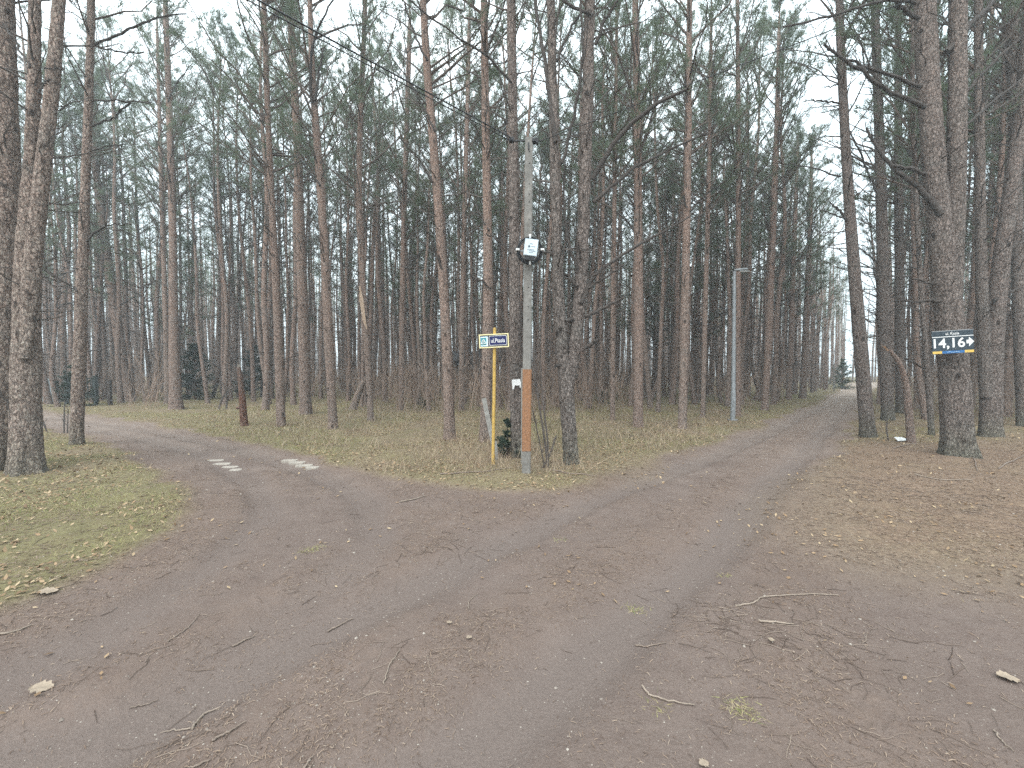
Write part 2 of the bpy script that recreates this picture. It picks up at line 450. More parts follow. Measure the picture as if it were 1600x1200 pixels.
def build_ground():
    a1 = np.radians(np.linspace(-66, 66, 620))
    a2 = np.radians(np.linspace(66, 294, 90)[1:-1])
    ang = np.concatenate([a1, a2]); na = len(ang)
    rad = np.concatenate([np.geomspace(0.25, 1.2, 14)[:-1], np.geomspace(1.2, 30, 400)[:-1], np.geomspace(30, 165, 50)])
    nr = len(rad)
    A, Rr = np.meshgrid(ang, rad)
    X, Y = Rr * np.sin(A), Rr * np.cos(A)
    mk = masks(X.ravel(), Y.ravel())
    Z = hgt(X.ravel(), Y.ravel(), mk)
    V = np.stack([X.ravel(), Y.ravel(), Z], 1)
    V = np.vstack([V, [0, 0, -0.02]]); c = len(V) - 1
    i = np.arange(na); j = (i + 1) % na
    k = np.arange(nr - 1)[:, None] * na
    Q = np.stack([k + i, k + na + i, k + na + j, k + j], -1).reshape(-1, 4)
    T = np.stack([np.full(na, c), i, j], -1)
    road_v = np.append(mk[2], 1.0)
    isroad = road_v[Q].mean(1) > 0.5
    at_ = {'road': road_v, 'rut': np.append(mk[3], 0), 'needle': np.append(mk[4], 0), 'moss': np.append(mk[5], 0)}
    m, t, b, o = mat('forest_ground'); g = G(t)
    co = g.n('NewGeometry').outputs['Position']
    road, rut, need, moss = [g.attr(q) for q in ('road', 'rut', 'needle', 'moss')]
    big = g.noise(co, 1.1, 5, 0.6); mid = g.noise(co, 6.0, 5, 0.65); fine = g.noise(co, 70.0, 4, 0.7); vf = g.noise(co, 260.0, 2, 0.6)
    st = g.noise(g.mapping(co, (1, 1, 1)), 24.0, 6, 0.75)
    dirt = g.mix(g.rng(big, 0.35, 0.65), (0.148, 0.112, 0.095), (0.180, 0.138, 0.119))
    dirt = g.mix(g.rng(mid, 0.45, 0.7, 0, 0.6), dirt, (0.124, 0.090, 0.077))
    dirt = g.mix(g.rng(rut, 0, 1, 0, 0.8), dirt, (0.160, 0.127, 0.112))
    dirt = g.mix(g.rng(fine, 0.42, 0.72, 0, 0.5), dirt, (0.235, 0.188, 0.165))
    dirt = g.mix(g.rng(vf, 0.52, 0.68, 0, 0.5), dirt, (0.11, 0.088, 0.078))
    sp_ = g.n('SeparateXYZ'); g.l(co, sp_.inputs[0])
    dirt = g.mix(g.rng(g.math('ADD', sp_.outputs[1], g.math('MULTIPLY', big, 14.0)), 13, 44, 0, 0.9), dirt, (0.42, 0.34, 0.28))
    lit = g.mix(g.rng(st, 0.38, 0.62), (0.150, 0.102, 0.076), (0.285, 0.200, 0.148))
    lit = g.mix(g.rng(vf, 0.5, 0.65, 0, 0.65), lit, (0.085, 0.052, 0.036))
    ver = g.mix(g.rng(st, 0.36, 0.62), (0.122, 0.088, 0.058), (0.30, 0.235, 0.158))
    ver = g.mix(g.rng(fine, 0.5, 0.7, 0, 0.7), ver, (0.40, 0.335, 0.235))
    ver = g.mix(g.rng(vf, 0.5, 0.66, 0, 0.6), ver, (0.075, 0.055, 0.035))
    ms = g.mix(g.rng(mid, 0.35, 0.65), (0.118, 0.122, 0.050), (0.190, 0.185, 0.080))
    ver = g.mix(g.math('MULTIPLY', moss, g.rng(st, 0.3, 0.6, 0.2, 0.9)), ver, ms)
    nm = g.math('MULTIPLY', g.math('MULTIPLY', need, g.rng(road, 0, 1, 1.0, 0.45)), g.math('MAXIMUM', g.rng(g.noise(co, 11.0, 5, 0.7), 0.3, 0.6, 0.15, 1.0), g.math('SUBTRACT', 0.75, road)))
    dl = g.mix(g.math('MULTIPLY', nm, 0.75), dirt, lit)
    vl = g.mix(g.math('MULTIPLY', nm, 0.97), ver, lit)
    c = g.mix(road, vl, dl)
    spk = g.rng(g.vor(co, 26.0), 0.05, 0.13, 1.0, 0.0)
    spk = g.math('MULTIPLY', spk, g.rng(g.noise(co, 2.6, 2), 0.45, 0.7))
    c = g.mix(g.math('MULTIPLY', spk, 0.6), c, (0.50, 0.455, 0.39))
    c = g.mix(1.0, c, (0.84, 0.84, 0.84), 'MULTIPLY')
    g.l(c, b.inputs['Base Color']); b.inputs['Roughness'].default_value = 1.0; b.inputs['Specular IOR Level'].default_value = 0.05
    h = g.math('ADD', g.math('MULTIPLY', st, 1.0), g.math('ADD', g.math('MULTIPLY', fine, 0.7), g.math('MULTIPLY', vf, 0.25)))
    g.bump(h, 0.55, 0.03, b)
    for name, sel, T_ in (('forest_floor', ~isroad, None), ('dirt_road', isroad, T)):
        q = Q[sel]
        used = np.unique(np.concatenate([q.ravel(), T_.ravel()]) if T_ is not None else q)
        re = np.full(len(V), -1); re[used] = np.arange(len(used))
        me = new_mesh(name, V[used], re[q], re[T_] if T_ is not None else None, mats=[m])
        for k_, v_ in at_.items():
            me.attributes.new(k_, 'FLOAT', 'POINT').data.foreach_set('value', v_[used].astype(np.float32))
        o_ = ob(name, me, kind='structure')
        o_['label'] = 'dirt track with two wheel ruts and a fork to the left' if name == 'dirt_road' else 'forest floor of dry litter and yellow-green moss'
build_ground()

# ------------------------------------------------------------------ tree generator
def smooth_path(P, R, n):
    P, R = np.array(P, float), np.array(R, float)
    s = np.concatenate([[0], np.cumsum(np.linalg.norm(np.diff(P, axis=0), axis=1))])
    t = np.linspace(0, s[-1], n)
    Q = np.stack([np.interp(t, s, P[:, k]) for k in range(3)], 1); r = np.interp(t, s, R)
    w = max(1, n // 18)
    for _ in range(3):
        pad = np.vstack([2 * Q[0] - Q[w:0:-1], Q, 2 * Q[-1] - Q[-2:-w - 2:-1]])
        ker = np.ones(2 * w + 1) / (2 * w + 1)
        Q = np.stack([np.convolve(pad[:, k], ker, 'valid') for k in range(3)], 1)
    return Q, r
def trunk_mesh(name, P, R, n, sides, seed, rough=0.012, flare=0.35, m=None, zsplit=None):
    Q, r = smooth_path(P, R, n)
    if zsplit is not None:                                 # denser rings low down, where the picture looks
        s = np.linspace(0, 1, n) ** 1.7
        k = s * (n - 1); i = np.clip(k.astype(int), 0, n - 2); f = (k - i)[:, None]
        Q = Q[i] * (1 - f) + Q[i + 1] * f; r = r[i] * (1 - f[:, 0]) + r[i + 1] * f[:, 0]
    z = Q[:, 2] - Q[0, 2]
    V, F_ = tubes(Q[None], r[None], sides)
    V = V.reshape(n, sides, 3)
    dirn = V - Q[:, None]; dl = np.linalg.norm(dirn, axis=2, keepdims=True) + 1e-9
    a = np.arange(sides) / sides * 2 * PI
    root = 1 + flare * np.exp(-z / 0.28)[:, None] * (0.75 + 0.5 * np.sin(a * 4 + seed)[None] + 0.3 * np.sin(a * 7 + 2 * seed)[None])
    X = V
    d = (np.abs(fbm(X[..., 0] * 11, X[..., 1] * 11, X[..., 2] * 3.6, 4, seed)) * -3.2 + 0.5)
    d = d + 1.2 * fbm(X[..., 0] * 32, X[..., 1] * 32, X[..., 2] * 14, 2, seed + 9)
    lump = 1 + 0.09 * fbm(X[..., 0] * 1.5, X[..., 1] * 1.5, X[..., 2] * 0.9, 3, seed + 4)
    knob = 0
    V = Q[:, None] + dirn * root[..., None] * lump[..., None] + dirn / dl * (d * rough)[..., None] * np.clip(r / 0.09, 0.15, 1)[:, None, None]
    return new_mesh(name, V.reshape(-1, 3), F_, mats=[m or M_BARK])
def at_z(P, R, z):
    s = P[:, 2]
    return np.stack([np.interp(z, s, P[:, k]) for k in range(3)], 1), np.interp(z, s, R)
def limbs(base, rb, az, el, L, curve, rng, n=5, wob=0.06):
    B = len(az); s = np.linspace(0, 1, n)[None, :]
    hz = np.cos(el)[:, None] * L[:, None] * s
    vz = (np.sin(el) * L)[:, None] * s + (curve * L)[:, None] * s * s
    w = rng.normal(size=(B, n, 3)) * (wob * L)[:, None, None] * s[..., None]
    d = np.stack([np.cos(az)[:, None] * hz, np.sin(az)[:, None] * hz, vz], -1)
    return base[:, None] + d + w
def side_twigs(P, k, rng, smin, lfac, spread, n=3):
    B, m, _ = P.shape
    b = np.repeat(np.arange(B), k); t = rng.uniform(smin, 0.98, len(b)) * (m - 1)
    i = np.clip(t.astype(int), 0, m - 2); f = (t - i)[:, None]
    p0 = P[b, i] * (1 - f) + P[b, i + 1] * f
    tg = P[b, i + 1] - P[b, i]; tl = np.linalg.norm(tg, axis=1, keepdims=True) + 1e-9; tg = tg / tl
    Lb = np.linalg.norm(P[b, -1] - P[b, 0], axis=1)
    side = np.cross(tg, rng.normal(size=tg.shape) * np.array([0.35, 0.35, 1.0])); side /= np.linalg.norm(side, axis=1, keepdims=True) + 1e-9
    d = tg + side * rng.uniform(spread * 0.6, spread * 1.3, len(b))[:, None]; d /= np.linalg.norm(d, axis=1, keepdims=True)
    L = Lb * lfac * rng.uniform(0.5, 1.2, len(b)) * (1.15 - 0.6 * t / (m - 1))
    s = np.linspace(0, 1, n)[None, :, None]
    w = rng.normal(size=(len(b), n, 3)) * 0.07 * L[:, None, None] * s
    up = np.array([0, 0, 1.0]) * (0.15 * L)[:, None, None] * s * s
    return p0[:, None] + d[:, None] * L[:, None, None] * s + w + up, L, p0
def crown_mesh(name, P, R, zb, zt, rng, nb=46, rmax=2.1, dense=1.0, nl=11, blade=0.15, bw=0.026, low_el=0.5, needle=None):
    t = np.sort(rng.uniform(0, 1, nb)) ** 0.9
    z = zb + (zt - zb) * t
    base, rb = at_z(P, R, z)
    az = rng.uniform(0, 2 * PI, nb)
    el = low_el + 0.55 * t + rng.normal(size=nb) * 0.16
    L = rmax * (0.28 + 0.85 * np.sin(np.clip(t * 0.82 + 0.22, 0, 1) * PI) ** 0.8) * rng.uniform(0.55, 1.25, nb)
    curve = rng.uniform(-0.05, 0.3, nb)
    BP = limbs(base, rb, az, el, L, curve, rng, 6, 0.045)
    br = np.clip(L * 0.011 + 0.004, 0.008, 0.05)[:, None] * np.linspace(1, 0.25, 6)[None]
    mb = MB()
    V, Q = tubes(BP, br, 4); mb.add(V, Q, m=0)
    TP, TL, _ = side_twigs(BP, nl, rng, 0.25, 0.30, 0.9, 4)
    tr = np.full((len(TP), 4), 0.006) * np.linspace(1, 0.5, 4)[None]
    V, Q = tubes(TP, tr, 3); mb.add(V, Q, m=0)
    # tufts along the outer part of twigs and branch ends
    nt = int(6 * dense)
    b = np.repeat(np.arange(len(TP)), nt); s = rng.uniform(0.25, 1.0, len(b)) * 3
    i = np.clip(s.astype(int), 0, 2); f = (s - i)[:, None]
    p = TP[b, i] * (1 - f) + TP[b, i + 1] * f; d = TP[b, i + 1] - TP[b, i]; d /= np.linalg.norm(d, axis=1, keepdims=True) + 1e-9
    p2 = BP[:, -1].repeat(4, 0) + rng.normal(size=(nb * 4, 3)) * 0.08; d2 = (BP[:, -1] - BP[:, -2]).repeat(4, 0)
    d2 /= np.linalg.norm(d2, axis=1, keepdims=True) + 1e-9
    p, d = np.vstack([p, p2]), np.vstack([d, d2])
    k = 6
    pp = p.repeat(k, 0) + rng.normal(size=(len(p) * k, 3)) * 0.035
    dd = d.repeat(k, 0) * 0.9 + rng.normal(size=(len(p) * k, 3)) * 0.55 + np.array([0, 0, 0.12])
    V, T = blades(pp, dd, rng.uniform(blade * 0.7, blade * 1.2, len(pp)), bw, rng); mb.add(V, T=T, m=1)
    return mb.mesh(name, [M_LIVE, needle or M_NEED], smooth=False)
def dead_mesh(name, P, R, z0, z1, rng, nb=55, Lm=1.3, k=5, rsc=1.0):
    z = rng.uniform(z0, z1, nb)
    base, rb = at_z(P, R, z)
    az = rng.uniform(0, 2 * PI, nb)
    t = (z - z0) / (z1 - z0 + 1e-6)
    el = 0.0 + 0.8 * t + rng.normal(size=nb) * 0.22
    L = Lm * (0.35 + 0.9 * t) * rng.uniform(0.35, 1.35, nb)
    stub = rng.uniform(size=nb) < 0.3
    L = np.where(stub, rng.uniform(0.08, 0.3, nb), L)
    BP = limbs(base, rb, az, el, L, rng.uniform(-0.1, 0.35, nb), rng, 6, 0.04)
    r0 = np.clip(0.007 + 0.009 * L, 0.008, 0.032) * rsc
    mb = MB()
    V, Q = tubes(BP, r0[:, None] * np.linspace(1, 0.22, 6)[None], 4); mb.add(V, Q)
    BL = BP[~stub]
    if len(BL) and k:
        TP, TL, _ = side_twigs(BL, k, rng, 0.3, 0.34, 0.75, 3)
        V, Q = tubes(TP, np.full((len(TP), 3), 0.005 * rsc) * np.linspace(1, 0.6, 3)[None], 3); mb.add(V, Q)
    return mb.mesh(name, [M_TWIG], smooth=False)

# ------------------------------------------------------------------ the pines one can pick out in the photograph
# stems: [(u, v, width px), ...] from the foot upwards; H = full height in metres
HERO = [
 # label, H, crown base, stems, limbs, near?
 ('leftmost thick pine with rough grey bark cut by the frame edge', 17, 9, [[(4, 735, 74), (6, 560, 66), (10, 300, 50), (6, 0, 34)]], []),
 ('thick two-stemmed pine with mossy foot on the left grass bank', 17, 9,
  [[(40, 743, 60), (40, 600, 52), (42, 420, 46), (51, 250, 27), (56, 0, 20)], [(40, 560, 20), (47, 430, 30), (61, 310, 28), (77, 190, 25), (95, 0, 22)]],
  [[(-20, 575, 4), (18, 645, 4), (33, 682, 3), (10, 692, 2)], [(46, 106, 4), (26, 66, 4), (5, 35, 3)], [(70, 107, 3), (100, 107, 2)], [(58, 143, 4), (70, 130, 3), (80, 126, 3)]]),
 ('straight grey pine standing alone on left grass bank with two long upper limbs', 17, 9,
  [[(119, 697, 24), (124, 560, 22), (130, 380, 18), (137, 200, 14), (144, 0, 13)]],
  [[(148, 70, 4), (195, 48, 4), (240, 28, 3), (290, 22, 2)], [(148, 72, 3), (185, 82, 3), (225, 83, 2)], [(144, 197, 4), (180, 182, 3), (205, 160, 3)],
   [(144, 158, 3), (200, 157, 3), (240, 160, 2)], [(144, 235, 3), (170, 228, 2), (196, 225, 2)], [(136, 378, 4), (152, 358, 4), (172, 350, 2), (205, 350, 2)],
   [(134, 120, 3), (105, 75, 2), (85, 60, 1)], [(120, 455, 3), (92, 435, 3), (72, 422, 2)]]),
 ('leaning pine beyond the bend, bowed to the left above the road', 16, 8, [[(203, 628, 20), (188, 545, 18), (172, 430, 16), (158, 340, 13), (148, 250, 11), (142, 120, 8)]],
  [[(186, 480, 2), (200, 468, 2), (215, 462, 1)], [(178, 535, 2), (140, 526, 1)]]),
 ('reddish pine with a double foot beside the young spruce', 17, 9, [[(275, 640, 25), (271, 520, 16), (270, 350, 12), (264, 150, 10), (258, 0, 8)]],
  [[(274, 320, 3), (290, 300, 2), (305, 296, 1)], [(262, 160, 2), (275, 130, 2), (300, 100, 1)]]),
 ('slim reddish pine just behind the double-footed one', 16, 8, [[(262, 632, 12), (259, 500, 9), (252, 300, 7), (246, 60, 5)]], []),
 ('grey pine with burl-thick foot at the road edge, nearest the red stump', 16, 8, [[(439, 667, 15), (438, 590, 15), (430, 420, 12), (420, 220, 9), (412, 0, 8)]], []),
 ('stout dark pine second from the red stump', 17, 8.5, [[(478, 650, 20), (476, 560, 18), (470, 380, 15), (464, 200, 12), (452, 0, 10)]], []),
 ('tall pine left of centre splitting into several steep limbs up high', 17, 8, [[(521, 671, 15), (514, 540, 15), (506, 360, 13), (497, 240, 12), (487, 120, 10), (484, 0, 7)]],
  [[(487, 160, 4), (483, 110, 4), (490, 60, 3), (520, 0, 2)], [(492, 158, 4), (500, 100, 3), (506, 75, 2)], [(500, 290, 3), (470, 250, 2), (440, 225, 2)]]),
 ('pine with a pale torn bark strip halfway up its trunk', 16, 8, [[(580, 657, 10), (575, 560, 10), (566, 440, 9), (560, 300, 9), (566, 100, 8), (572, 0, 6)]], []),
 ('thin straight pine between the bark-scarred one and the sign', 16, 8, [[(627, 641, 9), (628, 520, 9), (632, 300, 8), (640, 60, 7)]], [[(633, 352, 2), (648, 325, 2), (660, 310, 1)], [(634, 420, 2), (660, 392, 2), (676, 368, 1)]]),
 ('tall reddish pine left of the street sign, bowing left towards its top', 17, 8.5,
  [[(703, 688, 18), (700, 560, 16), (690, 400, 14), (681, 260, 13), (668, 130, 12), (660, 0, 10)]],
  [[(690, 420, 3), (676, 380, 3), (664, 350, 2)], [(668, 95, 4), (655, 75, 3), (630, 0, 2)], [(680, 205, 3), (660, 165, 2), (640, 130, 2)], [(676, 285, 3), (652, 245, 2), (625, 215, 2)]]),
 ('thin pine close behind the tall reddish pine by the sign', 15, 7, [[(721, 642, 9), (722, 480, 8), (728, 250, 7), (733, 60, 6)]], []),
 ('straight reddish pine directly behind the street sign', 17, 8.5, [[(757, 692, 17), (762, 560, 16), (763, 400, 14), (759, 200, 12), (756, 0, 10)]],
  [[(768, 450, 2), (745, 435, 3), (735, 430, 2)], [(764, 360, 3), (750, 335, 2), (742, 318, 2)]]),
 ('dark-footed pine behind the concrete pole, carrying the torn notice', 17, 8.5, [[(808, 716, 20), (806, 600, 18), (804, 400, 16), (802, 200, 14), (798, 0, 13)]],
  [[(798, 395, 3), (780, 375, 2), (760, 365, 2)], [(800, 130, 3), (770, 90, 3), (715, 60, 2), (640, 0, 2)]]),
 ('crooked grey pine right of the concrete pole, forked low with long bare limbs', 16, 8,
  [[(893, 727, 21), (895, 670, 22), (884, 610, 22), (876, 560, 17), (872, 450, 15), (868, 300, 14), (864, 150, 13), (860, 0, 12)],
   [(886, 612, 16), (900, 570, 19), (907, 480, 19), (912, 350, 18), (917, 200, 17), (922, 0, 15)]],
  [[(908, 474, 6), (922, 432, 5), (972, 396, 4), (1030, 366, 3), (1078, 340, 2)], [(918, 450, 4), (945, 434, 3), (974, 414, 3)], [(914, 494, 5), (945, 481, 5), (976, 464, 3)],
   [(912, 545, 5), (922, 538, 5), (933, 530, 4)], [(926, 280, 7), (958, 222, 6), (1000, 178, 5), (1030, 157, 5), (1075, 138, 3)], [(927, 316, 5), (945, 302, 4), (985, 264, 4), (1035, 240, 3), (1105, 206, 2)],
   [(868, 222, 6), (853, 112, 5), (838, 0, 4)], [(878, 255, 4), (900, 170, 4), (910, 110, 3), (907, 0, 3)], [(902, 420, 4), (884, 372, 4), (880, 300, 3), (884, 250, 2)],
   [(902, 448, 4), (880, 425, 3)], [(872, 405, 3), (855, 392, 3), (845, 396, 2)], [(930, 70, 5), (945, 30, 4), (965, 0, 3)], [(884, 502, 4), (905, 500, 4)], [(870, 572, 5), (884, 573, 5)],
   [(926, 24, 4), (890, 10, 4), (850, -30, 3)], [(870, 95, 4), (888, 50, 3), (910, 20, 3)]]),
 ('slim pine in the gap right of the crooked forked pine', 15, 7.5, [[(957, 656, 8), (958, 480, 8), (961, 250, 6), (964, 0, 4)]], []),
 ('straight grey pine with twiggy foot, midway to the lamp post', 17, 8, [[(997, 666, 17), (998, 520, 15), (997, 350, 13), (996, 180, 11), (992, 0, 9)]],
  [[(998, 375, 3), (980, 345, 2), (962, 330, 2)], [(994, 330, 3), (982, 305, 2)]]),
 ('straight grey pine nearest the lamp post on its left side', 17, 8.5, [[(1066, 669, 15), (1069, 520, 14), (1073, 350, 12), (1076, 180, 10), (1077, 0, 8)]],
  [[(1078, 330, 3), (1100, 305, 2), (1130, 285, 2)], [(1073, 325, 3), (1068, 305, 2)]]),
 ('slender pine just left of the lamp post, set back', 15, 8, [[(1098, 652, 8), (1102, 480, 8), (1108, 260, 7), (1111, 60, 5)]], []),
 ('slender pine standing right behind the lamp post', 16, 8, [[(1153, 650, 10), (1153, 480, 9), (1154, 240, 8), (1152, 0, 6)]], []),
 ('pine of middling girth at the track side, first beyond the lamp post', 16, 7, [[(1195, 643, 12), (1201, 520, 12), (1208, 360, 10), (1214, 200, 8), (1217, 60, 6)]],
  [[(1208, 440, 2), (1230, 405, 2), (1255, 385, 1)], [(1211, 360, 2), (1240, 325, 2), (1265, 300, 1)]]),
 ('reddish pine second beyond the lamp post at the track side', 15, 6.5, [[(1232, 624, 10), (1237, 500, 9), (1242, 350, 7), (1246, 240, 5)]], []),
 ('reddish pine third beyond the lamp post, leaning slightly right', 15, 6.5, [[(1254, 623, 12), (1260, 500, 10), (1265, 380, 8), (1268, 260, 5)]], []),
 ('leaning grey pine at the right edge of the track, tilted to the left', 17, 9,
  [[(1357, 684, 27), (1348, 580, 24), (1335, 430, 20), (1324, 280, 17), (1317, 150, 15), (1310, 0, 13)]],
  [[(1323, 346, 4), (1312, 328, 4), (1296, 316, 2)], [(1320, 342, 3), (1300, 333, 2), (1278, 327, 1)], [(1312, 162, 3), (1285, 157, 3), (1255, 158, 1)], [(1314, 276, 3), (1265, 260, 2), (1212, 255, 1)],
   [(1346, 497, 3), (1370, 505, 2)], [(1311, 132, 3), (1283, 138, 1)]]),
 ('upright reddish pine next to the leaning one, right of the track', 17, 8, [[(1388, 658, 22), (1382, 540, 21), (1378, 350, 19), (1372, 150, 15), (1366, 0, 13)]],
  [[(1368, 300, 3), (1345, 240, 3), (1328, 205, 2)], [(1370, 410, 3), (1340, 385, 2)], [(1370, 200, 3), (1395, 185, 2), (1402, 175, 2)]]),
 ('dark pine close behind the upright reddish one', 16, 7.5, [[(1408, 645, 19), (1406, 500, 17), (1404, 300, 14), (1403, 60, 11)]], []),
 ('massive forked pine with deep bark that bears the house number sign', 17, 9,
  [[(1497, 714, 58), (1494, 620, 52), (1487, 520, 49), (1474, 400, 44), (1460, 280, 39), (1451, 140, 37), (1443, 0, 36)],
   [(1484, 500, 40), (1490, 380, 34), (1494, 270, 32), (1497, 130, 30), (1496, 0, 28)]],
  [[(1470, 335, 12), (1452, 300, 10), (1425, 288, 8), (1395, 263, 7), (1370, 232, 6), (1354, 200, 4)], [(1446, 273, 7), (1415, 262, 6), (1392, 260, 5)],
   [(1446, 168, 9), (1402, 150, 7), (1365, 128, 7), (1332, 98, 6), (1285, 70, 4)], [(1440, 135, 7), (1395, 118, 6), (1340, 100, 5), (1290, 78, 3)],
   [(1478, 82, 11), (1525, 28, 9), (1560, -5, 7)], [(1480, 216, 5), (1530, 178, 5), (1600, 118, 3)], [(1505, 147, 6), (1545, 104, 5), (1595, 58, 4)],
   [(1470, 470, 7), (1430, 471, 4), (1405, 470, 3)], [(1460, 444, 4), (1412, 432, 3), (1368, 431, 2)], [(1437, 30, 8), (1398, 2, 7)], [(1430, 5, 5), (1380, -5, 5), (1320, 20, 4), (1225, 42, 3)]]),
 ('twin-stemmed dark pine right of the house number sign', 17, 8,
  [[(1548, 684, 42), (1548, 600, 38), (1552, 500, 34), (1565, 400, 29), (1580, 300, 26), (1598, 150, 24), (1612, 0, 22)], [(1542, 620, 26), (1535, 500, 22), (1532, 350, 18), (1530, 150, 16), (1528, 0, 14)]],
  [[(1552, 470, 5), (1572, 460, 5), (1592, 450, 4)], [(1560, 340, 4), (1558, 310, 3), (1550, 280, 2)]]),
 ('dark pine at the far right edge of the picture', 16, 8, [[(1600, 668, 26), (1592, 500, 22), (1588, 300, 20), (1580, 0, 17)]], []),
 ('slim dark pine standing between the broken snag and the sign pine', 15, 7, [[(1456, 682, 11), (1452, 600, 11), (1440, 480, 9), (1432, 330, 8), (1425, 120, 7)]],
  [[(1452, 580, 3), (1430, 568, 3), (1412, 560, 2)]]),
]
HERO_POS = []
hero_src = []
def hero(idx, label, H, zb, stems, limb_px):
    rng = np.random.RandomState(100 + idx)
    u0, v0, w0 = stems[0][0]
    gx, gy = gnd(u0, v0); Y = gy
    z0 = gz(gx, gy)
    HERO_POS.append((gx, gy))
    root = thing('pine_tree', label, 'pine tree', (gx, gy, z0), group='pines along the tracks')
    base = np.array([gx, gy, z0])
    near = Y < 9.5
    allP = []
    for k, st in enumerate(stems):
        P = [at(u, v, Y) for u, v, w in st]; R = [w / 2 / F * Y * oa(gx, Y) for u, v, w in st]
        if k == 0:
            P[0] = np.array([gx, gy, z0 - 0.12]); R[0] *= 0.9
        bend = np.cumsum(rng.normal(size=len(P)) * 0.04); bend[0] = 0
        EY = np.array([0, 0, EYE]); P = [P[0]] + [EY + (p - EY) * (1 + b / Y) for p, b in zip(P[1:], bend[1:])]
        d = (P[-1] - P[-2]); d = d / np.linalg.norm(d) * 0.35 + np.array([0, 0, 0.75]); d /= np.linalg.norm(d)
        Ht = H * rng.uniform(0.95, 1.05)
        top = P[-1][2]
        if Ht < top + 1.5: Ht = top + 1.5
        m_ = P[-1] + d * (Ht - top) * 0.5; e_ = P[-1] + d * (Ht - top)
        P += [m_, e_]; R += [R[-1] * 0.55, 0.02]
        if k > 0 and idx == 15: pass
        P = [p - base for p in P]
        n, s = (230, 44) if near else (90, 20)
        if k: n = int(n * 0.8)
        Qs, rr = smooth_path(P, R, 60)
        order = np.argsort(Qs[:, 2]); allP.append((Qs[order], rr[order]))
        me = trunk_mesh('trunk', P, R, n, s, idx * 7 + k, 0.02 if near else 0.009, (0.62 if near else 0.4) if k == 0 else 0.0, M_BARKN if near else M_BARK, True)
        me.materials[0] = M_BARKL if idx < 3 else M_BARKN if idx >= 24 else me.materials[0]
        ob('trunk' if k == 0 else 'stem', me, root)
        # crown and dead wood along this stem
        zt = allP[-1][0][-1, 2]
        ob('crown', crown_mesh('crown', *allP[-1], zb - (0.5 if near else 1.2), zt, rng, nb=34 if near else 46, rmax=1.9 if near else 2.35, dense=0.6 if near else 0.75, nl=9, bw=0.016, blade=0.16, low_el=0.62), root)
        z_lo = max(1.6, allP[-1][0][0, 2] + 0.6)
        ob('dead_branches', dead_mesh('dead_branches', *allP[-1], z_lo, zb + 1.5, rng, nb=55 if near else 75, Lm=1.2 if near else 1.4, k=5), root, kind='stuff')
    for lp in limb_px:
        P = np.array([at(u, v, Y) for u, v, w in lp]); R = [w * 1.2 / 2 / F * Y * oa(gx, Y) for u, v, w in lp]
        dy = np.linspace(0, 1, len(P)) * rng.uniform(-0.7, 0.7) * np.linalg.norm(P[-1] - P[0]) * 0.5
        dy = dy - 0.8 * stems[0][1][2] / 2 / F * Y * oa(gx, Y) * np.linspace(1, 0.3, len(P))
        EY = np.array([0, 0, EYE]); P = EY + (P - EY) * (1 + dy / Y)[:, None] - base
        Qs, rr = smooth_path(P, R, 14)
        Qs[1:] += rng.normal(size=(13, 3)) * 0.012
        mb = MB().tube(Qs, rr, 7)
        TP, _, _ = side_twigs(Qs[None], 7, rng, 0.3, 0.28, 0.8, 4)
        V, Q = tubes(TP, np.full((len(TP), 4), max(0.005, rr[-1] * 0.5)) * np.linspace(1, 0.5, 4)[None], 4); mb.add(V, Q)
        ob('limb', mb.mesh('limb', [M_LIMB]), root)
    return root, allP, Y
HROOT = [hero(i, *h) for i, h in enumerate(HERO)]

# torn pale strip on the scarred pine
r_, ap, Y_ = HROOT[9]
P = np.array([at(u, v, Y_ - 0.085) for u, v in ((562, 447), (565, 470), (569, 500), (573, 515))]) - np.array(r_.location)
V = np.array([[p + np.array([-w, 0, 0]), p + np.array([0, -0.03, 0]), p + np.array([w, 0, 0])] for p, w in zip(P, (0.02, 0.07, 0.05, 0.015))]).reshape(-1, 3)
Q = [[i * 3 + k, i * 3 + k + 1, i * 3 + k + 4, i * 3 + k + 3] for i in range(3) for k in range(2)]
ob('torn_bark_strip', new_mesh('torn_bark_strip', V, Q, mats=[paint('torn_sapwood', (0.45, 0.33, 0.24), 0.8, 0.4, 20)]), r_, label='pale torn strip of bare wood')

# ------------------------------------------------------------------ the rest of the stand: shared pines, copied
def make_variant(k, H, zb, dbh, lowf):
    rng = np.random.RandomState(500 + k)
    n = 9
    z = np.linspace(0, H, n)
    P = np.stack([np.cumsum(rng.normal(size=n) * 0.10), np.cumsum(rng.normal(size=n) * 0.10), z], 1); P[0, :2] = 0
    P[:, :2] -= P[0, :2]
    R = dbh / 2 * np.interp(z / H, [0, 0.06, 0.5, 0.8, 1], [1.12, 1, 0.68, 0.4, 0.08])
    P[0, 2] = -0.15
    root = thing('pine_tree', 'x', 'pine tree', (0, 0, 0))
    ob('trunk', trunk_mesh('trunk', P, R, 34, 12, 900 + k, 0.006, 0.3), root)
    Qs, rr = smooth_path(P, R, 40)
    ob('crown', crown_mesh('crown', Qs, rr, zb, H, rng, nb=int(30 + 8 * lowf), rmax=1.75 + 0.02 * H, dense=0.62, nl=8, bw=0.016, blade=0.17, low_el=0.5 - 0.35 * lowf), root)
    ob('dead_branches', dead_mesh('dead_branches', Qs, rr, 1.2, zb + 1.5, rng, nb=65, Lm=1.25, k=4, rsc=1.15), root, kind='stuff')
    return root
